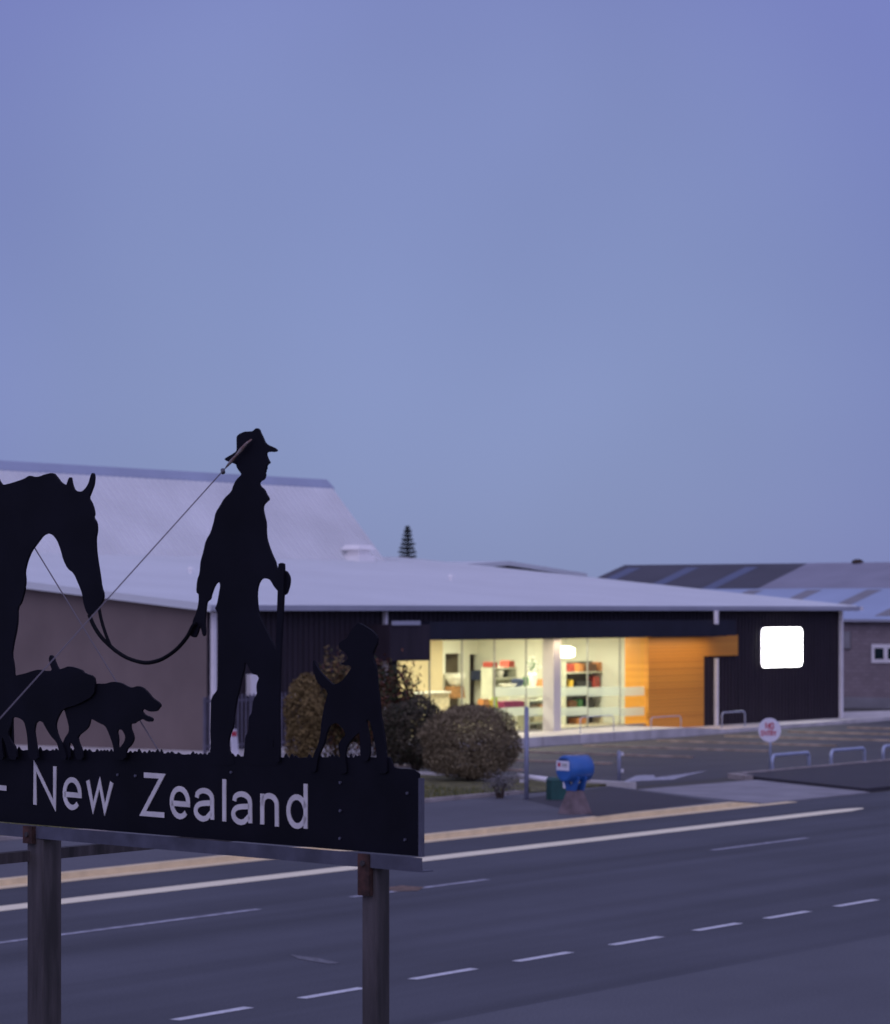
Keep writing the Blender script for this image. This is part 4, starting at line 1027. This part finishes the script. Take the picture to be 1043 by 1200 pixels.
L_PAL = leaf_mat('leaf_pale_scrub', [(0.15, 0.14, 0.14), (0.22, 0.20, 0.20), (0.11, 0.115, 0.09)], .8)
bush('round_bush', 'round clipped tan brown bush at the right end of the garden bed', 'bush', 552, 914, 98, 830, [L_TAN], 24000, .042, 3.2, .4, .76, rough=.45, open_=.015)
bush('dark_bush', 'low dark olive bush between the tall red tipped shrub and round bush', 'bush', 487, 905, 78, 818, [L_DRK], 8000, .06, 2.4, 1.9, .6)
bush('red_tip_shrub', 'tall loose shrub with red tipped leaves beside the standing dog cutout', 'shrub', 452, 900, 82, 776, [L_RED], 5600, .075, 2.0, 3.1, .35, open_=.09)
bush('red_tip_shrub', 'loose brown leaved shrub behind the legs of the standing dog cutout', 'shrub', 398, 898, 66, 772, [L_RED, L_YEL], 5200, .07, 2.0, 5.2, .35, open_=.08)
bush('column_bush', 'upright yellow brown bush between the walking stick and the dog cutout', 'bush', 357, 903, 44, 795, [L_YEL], 7000, .055, 2.6, 2.3, .65)
bush('scrub_plant', 'small pale grey scrub plant at the corner of the bed below the round bush', 'plant', 586, 935, 46, 905, [L_PAL], 700, .035, 2.0, .9, .15, open_=.2)
# grass blades on the bed (uncountable)
gm_ = MB((65, 46, .13))
for i in range(5200):
    t = random.uniform(50, T_B - 1.2); w = 44.85 + 4.8 * random.random() ** 1.3
    h_ = random.uniform(.05, .16); g = random.random() * 6.28; q = random.uniform(.012, .022)
    gm_.poly([(t - q * math.cos(g), w - q * math.sin(g), .128), (t + q * math.cos(g), w + q * math.sin(g), .128), (t + random.gauss(0, .05), w + random.gauss(0, .05), .13 + h_)])
tag(gm_.build('grass_blades', leaf_mat('grass_leaf', [(0.11, 0.11, 0.035), (0.18, 0.16, 0.05), (0.08, 0.10, 0.04), (0.13, 0.14, 0.09)], .8), recalc=False), 'short dry green grass in front of the bushes', 'grass', kind='stuff')
# norfolk pine far behind
pd = 420.0
pxw = ((477.5 - CX) / F * pd, pd)
pine = bpy.data.objects.new('norfolk_pine', None); COL.objects.link(pine); pine.location = (pxw[0], pxw[1], 0)
tag(pine, 'lone dark tiered pine tree on the skyline behind the shop roof', 'tree')
PZ = H + 99 * pd / F
MB().tube([(0, 0, 0), (0, 0, PZ * .6), (0, 0, PZ)], [.35, .18, .03], 8).build('trunk', BARK, pine)
pm = MB()
nt2 = 24
for k in range(nt2):
    q = k / (nt2 - 1); z = 3.0 + (PZ - 3.3) * q
    rad = 3.9 * (1 - q) ** .8 + .18
    if q > .55: rad *= .80
    nb_ = 8
    for j in range(nb_):
        g = j * 6.283 / nb_ + k * .7 + random.gauss(0, .1); L_ = rad * random.uniform(.8, 1.1)
        for s_ in range(14):
            r0 = L_ * (s_ + .5) / 14; c = Vector((math.cos(g) * r0, math.sin(g) * r0, z + .18 * r0 / max(rad, .3) - .05))
            for _ in range(5):
                d = Vector((random.gauss(0, 1), random.gauss(0, 1), random.gauss(.3, .8))).normalized() * .30
                e2 = d.orthogonal().normalized() * .10
                pm.poly([c - e2, c + d, c + e2])
pm.build('crown', leaf_mat('leaf_pine', [(0.02, 0.03, 0.03), (0.035, 0.045, 0.045), (0.05, 0.055, 0.06)], .8), pine, recalc=False)

# ================================================================== FOREGROUND SIGN
SG = thing('silhouette_sign', 'large black steel roadside sign with drover, horse and dog cutouts and white lettering', 'sign', (0, 0, 0), SIGN)
def S(name, mb, m, par=SG, **k): return mb.build(name, m, par, SIGN, **k)
def zpts(pts, ox, oy, sc): return [sp(ox + x / sc, oy + y / sc) for x, y in pts]
YF, YB = -0.006, 0.006
# panel with ragged grass along its top
topl = [(490, 905), (486, 902), (478, 901), (470, 901), (462, 899)]
x = 458.0
base_y = lambda x: 879.0 + max(0, x) * .0205 + (4 if 190 < x < 420 else 0) * math.sin((x - 190) / 230 * math.pi) * .6
while x > -560:
    topl.append((x, base_y(x) - random.uniform(0, 1.0))); x -= random.uniform(1.5, 3.5)
    if random.random() < .45:
        topl.append((x, base_y(x) - random.uniform(2.0, 5.0))); x -= random.uniform(1.0, 2.5)
pan = [sp(492, 907), sp(492, 1003.5)]
zbot = sp(492, 1003.5)[1]
left_s = sp(-560, 900)[0]
pan += [(left_s, zbot)] + [(sp(a, 900)[0], sp(a, b)[1]) for a, b in reversed(topl)]
panel = S('sign_panel', MB().plate([pan], -.004, .004), BLACK)
zr0 = sp(495, 1021)[1]
sR = sp(495, 1010)[0] + .045
rail = S('bottom_rail', MB().box(left_s, sR, -.05, -.044, zr0, zbot - .002).box(left_s, sR, -.044, .03, zr0, zr0 + .006), GALV)
S('edge_channel', MB().box(sp(491.5, 950)[0] + .003, sp(494, 950)[0] + .008, -.010, .012, zbot, sp(490, 907)[1] - .02), GALV)
for x, y in ((400, 917), (400, 950), (399.5, 982.5), (478.5, 929.5), (476, 984), (139, 908), (160, 909), (272, 905)):
    a = sp(x, y); S('bolt', MB().tube([(a[0], -.0042, a[1]), (a[0], -.012, a[1])], .0075, 8), GALV)
# lettering
SW_ = .0285
lt_ = None
def letter(_, strokes):
    mb = MB()
    for st in strokes: mb.ribbon([sp(*p) for p in st], SW_, -.0085, -.0042)
    S('letter', mb, LETTER, panel, recalc=False)
def ell(cx, cy, rx, ry, a0, a1, n=16): return [(cx + rx * math.cos(R(a0 + (a1 - a0) * k / n)), cy - ry * math.sin(R(a0 + (a1 - a0) * k / n)) + 0.10 * rx * math.cos(R(a0 + (a1 - a0) * k / n))) for k in range(n + 1)]
letter(lt_, [[(-9, 921.8), (9, 923.8)]])
letter(lt_, [[(42.2, 943), (42.2, 897), (65, 944.5), (65.5, 898)]])
def le(cx, cy, rx, ry): return [[(cx - rx, cy + .6), (cx + rx, cy + 2.2)] + ell(cx, cy, rx, ry, 4, 318, 20)]
letter(lt_, le(85.7, 930, 9.0, 16.3))
letter(lt_, [[(104, 914.5), (110.3, 947.5), (118, 917), (124, 949.5), (132.3, 916.5)]])
letter(lt_, [[(170, 908.2), (191.5, 909.6), (168.5, 953.2), (194, 955.2)]])
letter(lt_, le(212, 940.5, 9.7, 16.3))
def la(x0, x1, yt, yb): 
    cx = (x0 + x1) / 2; rx = (x1 - x0) / 2; h = yb - yt
    return [[(x0 + .8, yt + h * .24)] + ell(cx, yt + h * .27, rx * .97, h * .27, 150, 0, 10) + [(x1, yb + .6)],
            [(x1 - 1, yt + h * .43), (cx, yt + h * .44)] + ell(cx - 1, yt + h * .72, rx * .95, h * .27, 100, 270, 10) + [(cx + 3, yt + h * .96), (x1 - 1.2, yt + h * .78)]]
letter(lt_, la(231, 250, 926.5, 960))
letter(lt_, [[(264, 913), (264, 962.5)]])
letter(lt_, la(275, 294.5, 930.5, 964))
letter(lt_, [[(308.5, 930), (308.5, 966)], [(308.5, 944)] + ell(317, 943.0, 8.5, 10.5, 150, 0, 10) + [(325.7, 968.5)]])
letter(lt_, [[(359.3, 918.5), (359.3, 971)], ell(349.2, 951, 10.1, 17.0, 18, 342, 20)])

def cutout(name, loops, y0=YF, y1=YB, k=1, label=None):
    o = S(name, MB().plate([chaikin(lp, k) if k else lp for lp in loops], y0, y1), BLACK)
    if label: o['label'] = label
    return o
# drover
Z3 = lambda p: zpts(p, 210, 480, 5.0)
Z4 = lambda p: zpts(p, 210, 680, 5.0)
man = Z3([(268, 290), (285, 278), (310, 264), (332, 250), (341, 240), (341, 200), (340, 160), (352, 145), (385, 129), (410, 128), (435, 127), (448, 113), (460, 108), (472, 118), (475, 130), (490, 160), (505, 195), (522, 208), (560, 224), (578, 240), (562, 249), (530, 247), (513, 252),
          (513, 264), (518, 282), (526, 298), (534, 312), (519, 322), (513, 334), (515, 346), (508, 354), (510, 362), (504, 370), (508, 380), (503, 400), (495, 412), (482, 416), (470, 432), (478, 450), (500, 468), (512, 495), (531, 526), (508, 545), (496, 560), (492, 580), (499, 620), (511, 665), (510, 720), (515, 760), (530, 810), (550, 860), (566, 892), (572, 925), (588, 945),
          (612, 940), (632, 948), (648, 975), (652, 1000), (647, 1035), (634, 1078), (612, 1090), (585, 1066), (560, 1038), (545, 1010), (530, 992), (490, 988), (472, 1010), (462, 1040), (457, 1080)]) + \
      Z4([(461, 150), (468, 200), (490, 250), (520, 310), (552, 372), (577, 430), (592, 490), (593, 560), (590, 640), (580, 720), (570, 800), (565, 880), (556, 950), (552, 985), (575, 1020), (600, 1060), (600, 1085), (380, 1085), (382, 1030), (387, 985), (392, 910), (408, 895), (411, 800), (430, 780), (437, 700), (462, 668), (457, 640), (458, 605), (472, 575), (462, 556), (430, 545), (412, 510), (400, 490), (388, 480), (384, 520), (370, 570), (355, 640), (340, 700), (328, 760), (322, 850), (310, 880), (296, 920), (290, 960), (296, 1005), (325, 1040), (330, 1085), (175, 1085), (180, 1040), (190, 960), (186, 900), (188, 800), (190, 705), (206, 670), (224, 650), (233, 630), (235, 400), (238, 205), (224, 180), (214, 166), (226, 140), (237, 80), (245, 30), (240, 10), (222, 15), (206, 40), (190, 85), (185, 112), (164, 125), (158, 170), (152, 250), (158, 310), (146, 332), (136, 300), (130, 267), (119, 282), (110, 312), (98, 336), (75, 330), (70, 320), (76, 280), (86, 230), (101, 200), (115, 150), (119, 110)]) + \
      Z3([(118, 1080), (104, 1072), (109, 1000), (124, 960), (129, 890), (147, 830), (159, 770), (189, 720), (209, 650), (217, 605), (244, 562), (268, 520), (311, 480), (321, 445), (339, 410), (366, 385), (368, 376), (350, 352), (340, 335), (338, 322), (325, 316), (300, 308), (280, 300)])
mano = cutout('man_cutout', [man], YF, YB, 1, 'walking drover in a brimmed hat')
S('walking_stick', MB().plate([chaikin([sp(329.3, 661), sp(332.5, 659.5), sp(336, 661), sp(335.2, 700), sp(332, 760), sp(330, 830), sp(331, 893), sp(324.5, 893), sp(324.5, 830), sp(326.5, 760), sp(328.5, 700)], 1, .12)], YF - .014, YF - .001), BLACK, mano)
# horse (its body runs on beyond the left of the picture)
Zh = lambda p: zpts(p, 0, 480, 4.0)
Zg = lambda p: zpts(p, 0, 740, 4.0)
hs = sp(0, 780)[0]
gz = sp(0, 890)[1]
horse = Zh([(0, 312), (12, 340), (25, 355), (70, 344), (130, 324), (150, 309), (175, 316), (200, 314), (222, 304), (262, 296), (282, 320), (300, 344), (325, 356), (330, 338), (338, 318), (346, 318), (350, 348), (362, 381), (395, 386), (415, 370), (430, 343), (438, 312), (447, 294), (456, 310), (453, 350), (440, 386), (428, 415), (441, 436), (450, 460), (456, 490), (450, 506), (466, 530), (468, 570), (461, 600), (463, 660), (471, 720), (481, 780), (487, 830), (500, 868), (492, 902), (472, 930), (460, 946), (430, 966), (415, 940), (404, 900), (399, 860), (384, 822), (360, 767), (330, 745), (310, 702), (298, 655), (282, 613), (262, 588), (240, 580), (214, 590), (186, 628), (160, 662), (140, 710), (128, 762), (133, 800), (127, 850), (114, 902), (95, 930), (95, 990), (88, 1040), (75, 1100), (68, 1150), (78, 1200)]) + \
        Zg([(82, 240), (70, 400), (75, 560), (75, 600), (30, 600), (28, 420), (18, 300), (4, 215), (13, 182), (2, 130)]) + \
        [(hs - .02, gz + 1.0), (hs - .10, gz + .72), (hs - .10, gz + .35), (hs - .04, gz - .05), (hs - .17, gz - .05), (hs - .20, gz + .36), (hs - .26, gz + .70), (hs - .55, gz + .74), (hs - 1.0, gz + .78), (hs - 1.18, gz + .70), (hs - 1.12, gz + .52), (hs - 1.2, gz + .3), (hs - 1.14, gz - .05), (hs - 1.27, gz - .05), (hs - 1.33, gz + .3), (hs - 1.34, gz + .5), (hs - 1.42, gz + .62), (hs - 1.55, gz + .4), (hs - 1.62, gz - .05), (hs - 1.75, gz - .05), (hs - 1.70, gz + .42), (hs - 1.62, gz + .75), (hs - 1.66, gz + 1.0), (hs - 1.74, gz + .7), (hs - 1.84, gz + .45), (hs - 1.86, gz + .8), (hs - 1.76, gz + 1.15), (hs - 1.64, gz + 1.33), (hs - 1.3, gz + 1.42), (hs - .9, gz + 1.36), (hs - .5, gz + 1.38), (hs - .2, gz + 1.50)]
hor = cutout('horse_cutout', [horse], YF - .016, YF - .003, 1, 'horse with lowered head on a lead')
# rein and lead rope
def sp3(x, y, dy): a = sp(x, y); return (a[0], dy, a[1])
def smooth_path(P_, n=6):
    out = []
    for i in range(len(P_) - 1):
        p0, p1, p2, p3 = [Vector(P_[max(0, min(len(P_) - 1, j))]) for j in (i - 1, i, i + 1, i + 2)]
        for k_ in range(n):
            u = k_ / n; out.append(.5 * ((2 * p1) + (p2 - p0) * u + (2 * p0 - 5 * p1 + 4 * p2 - p3) * u * u + (3 * p1 - p0 - 3 * p2 + p3) * u ** 3))
    return out + [Vector(P_[-1])]
rp = lambda pts, ox, oy, sc, dy: [sp3(ox + a / sc, oy + b / sc, dy) for a, b in pts]
rope = S('lead_rope', MB().tube(smooth_path(rp([(432, 962), (452, 1010), (485, 1062), (530, 1108), (570, 1140), (620, 1168), (690, 1186), (750, 1178), (800, 1154), (850, 1115), (893, 1062), (915, 1020), (930, 1000)], 0, 480, 4, -.02)), .011, 8), ROPE, smooth=True)
S('rein', MB().tube(smooth_path(rp([(478, 925), (490, 985), (510, 1050), (532, 1106)], 0, 480, 4, -.022)), .009, 8), ROPE, smooth=True)
# three dogs: two walking at the left, one standing at the right
dogA = Zg([(475, 243), (515, 245), (550, 234), (590, 240), (620, 258), (642, 263), (668, 254), (692, 262), (716, 285), (737, 312), (765, 330), (777, 346), (766, 361), (755, 374), (725, 376), (697, 362), (686, 371), (700, 390), (737, 404), (738, 421), (715, 423), (690, 408), (665, 420), (650, 432), (635, 430), (634, 452), (646, 482), (650, 503), (638, 530), (615, 552), (612, 600), (556, 600), (554, 540), (545, 510), (530, 470), (515, 440), (490, 430), (446, 405), (440, 440), (425, 460), (386, 490), (391, 520), (406, 550), (412, 600), (378, 600), (370, 540), (350, 514), (345, 540), (352, 600), (318, 600), (310, 540), (325, 500), (346, 470), (345, 440), (334, 400), (322, 360), (330, 320), (360, 280), (420, 250)])
holeA = Zg([(570, 462), (592, 456), (611, 488), (606, 516), (584, 545), (575, 540), (577, 500)])
cutout('dog_cutout', [dogA, holeA], YF - .028, YF - .017, 1, 'leading dog with open mouth')
dogB = Zg([(60, 215), (150, 196), (180, 185), (215, 177), (246, 185), (276, 183), (268, 160), (259, 130), (267, 108), (281, 118), (291, 150), (306, 179), (330, 171), (355, 161), (410, 177), (426, 195), (471, 209), (478, 246), (470, 300), (400, 340), (325, 362), (302, 400), (290, 440), (302, 490), (330, 540), (345, 600), (312, 600), (304, 540), (296, 517), (270, 490), (245, 450), (230, 420), (200, 421), (191, 460), (196, 500), (206, 560), (210, 600), (164, 600), (160, 500), (154, 460), (144, 420), (120, 404), (90, 399), (85, 430), (66, 480), (80, 510), (106, 545), (110, 600), (75, 600), (55, 520), (40, 490), (40, 540), (50, 600), (15, 600), (8, 540), (5, 500), (20, 440), (0, 400), (-60, 380), (-110, 330), (-60, 240)])
cutout('dog_cutout', [dogB], YF - .041, YF - .029, 1, 'second dog with its tail raised')
Z5 = lambda p: zpts(p, 320, 720, 5.794)
dogC = Z5([(590, 58), (612, 66), (640, 80), (690, 114), (720, 150), (718, 200), (702, 230), (687, 270), (692, 310), (711, 350), (716, 420), (722, 500), (736, 600), (741, 680), (756, 760), (771, 850), (777, 940), (786, 1010), (790, 1080), (722, 1080), (720, 1000), (714, 950), (700, 850), (681, 760), (668, 720), (652, 712), (644, 728), (652, 780), (666, 850), (671, 930), (662, 985), (640, 1000), (615, 985), (605, 960), (604, 880), (600, 800), (582, 812), (560, 832), (522, 880), (506, 920), (502, 980), (512, 1030), (512, 1080), (462, 1080), (470, 960), (455, 890), (474, 850), (508, 818), (492, 782), (444, 732), (402, 750), (376, 800), (366, 850), (350, 900), (322, 950), (311, 1010), (305, 1070), (262, 1070), (272, 1010), (290, 950), (320, 880), (335, 820), (340, 740), (355, 650), (370, 590), (388, 522), (330, 482), (300, 432), (284, 360), (288, 306), (302, 340), (332, 388), (380, 440), (420, 478), (470, 460), (500, 430), (526, 392), (546, 362), (530, 345), (495, 345), (470, 335), (500, 318), (520, 305), (516, 278), (500, 254), (466, 236), (458, 205), (470, 184), (515, 164), (530, 130), (555, 95), (575, 72)])
cutout('dog_cutout', [dogC], YF - .008, YF + .004, 1, 'standing dog looking back over its shoulder')
# stay wires and turnbuckle
hat = sp3(270, 548, -.03)
hw = SIGN.world(hat)
def ray(x, y, D): return Vector(((x - CX) / F * D, D, H - (y - HY) * D / F))
B_ = ray(0, 842, 14.0)
dv = B_ - hw
gnd = B_ + dv * (B_.z / -dv.z)
S('stay_wire', MB().tube([hat, SIGN.local(tuple(B_)), SIGN.local(tuple(gnd))], .0032, 6), WIRE)
S('stay_wire', MB().tube([sp3(30, 630, .02), sp3(182, 888, .05)], .0035, 6), WIRE)
tbk = S('turnbuckle', MB().tube([sp3(270, 548, -.03), sp3(276, 541, -.03), sp3(282, 534, -.03), sp3(288, 527, -.03), sp3(294, 520, -.03), sp3(298.5, 515, -.02)], [.004, .010, .006, .011, .007, .004], 8), mat('turnbuckle_paint', (0.46, 0.42, 0.42), 0.6, 0.3, 30, col2=(0.20, 0.07, 0.05)), smooth=True)
S('shackle', MB().tube([sp3(267, 551, -.035), sp3(265, 554, -.02)], .012, 8), GALV)
# posts: square hollow sections standing square to the road
def sx_at(px, yoff):
    k = (px - CX) / F; o = SIGN.o + SIGN.ey * yoff
    return (k * o.y - o.x) / (SIGN.ex.x - k * SIGN.ex.y)
for px, a, pw in ((52, .136, 0), (440.5, .098, 1), (-430, .13, 2)):
    zt_ = zr0 - .001
    po_ = S('post', MB().box(-a / 2, a / 2, -a / 2, a / 2, -.1, zt_), POSTM)
    po_.location = (sx_at(px, .02), 0.02, 0); po_.rotation_euler = (0, 0, R(4))
    bv = po_.modifiers.new('bevel', 'BEVEL'); bv.width = .006; bv.segments = 2
    # fixing plate at the head of each post
    hgt = (.09, .20, .09)[pw]
    pb_ = S('fixing_plate', MB().box(-a / 2 + .002, -a / 2 + .078, -a / 2 - .033, -a / 2 - .003, zbot - .01 - hgt - (.0 if pw != 1 else .0), zbot - .004), RUST, po_)
    S('bolt_head', MB().tube([(-a / 2 + .04, -a / 2 - .033, zbot - .05), (-a / 2 + .04, -a / 2 - .045, zbot - .05)], .014, 8), POSTM, pb_)
# brace running back from the left post
pw0 = ray(52, 1001, 17.32)
for s0, s1 in ((-3.0, -.1), (.1, 2.6)):
    a_ = SIGN.local(tuple(pw0 + ROAD.ex * s0)); b_ = SIGN.local(tuple(pw0 + ROAD.ex * s1))
    S('brace', MB().tube([a_, b_], .042, 4), POSTM)
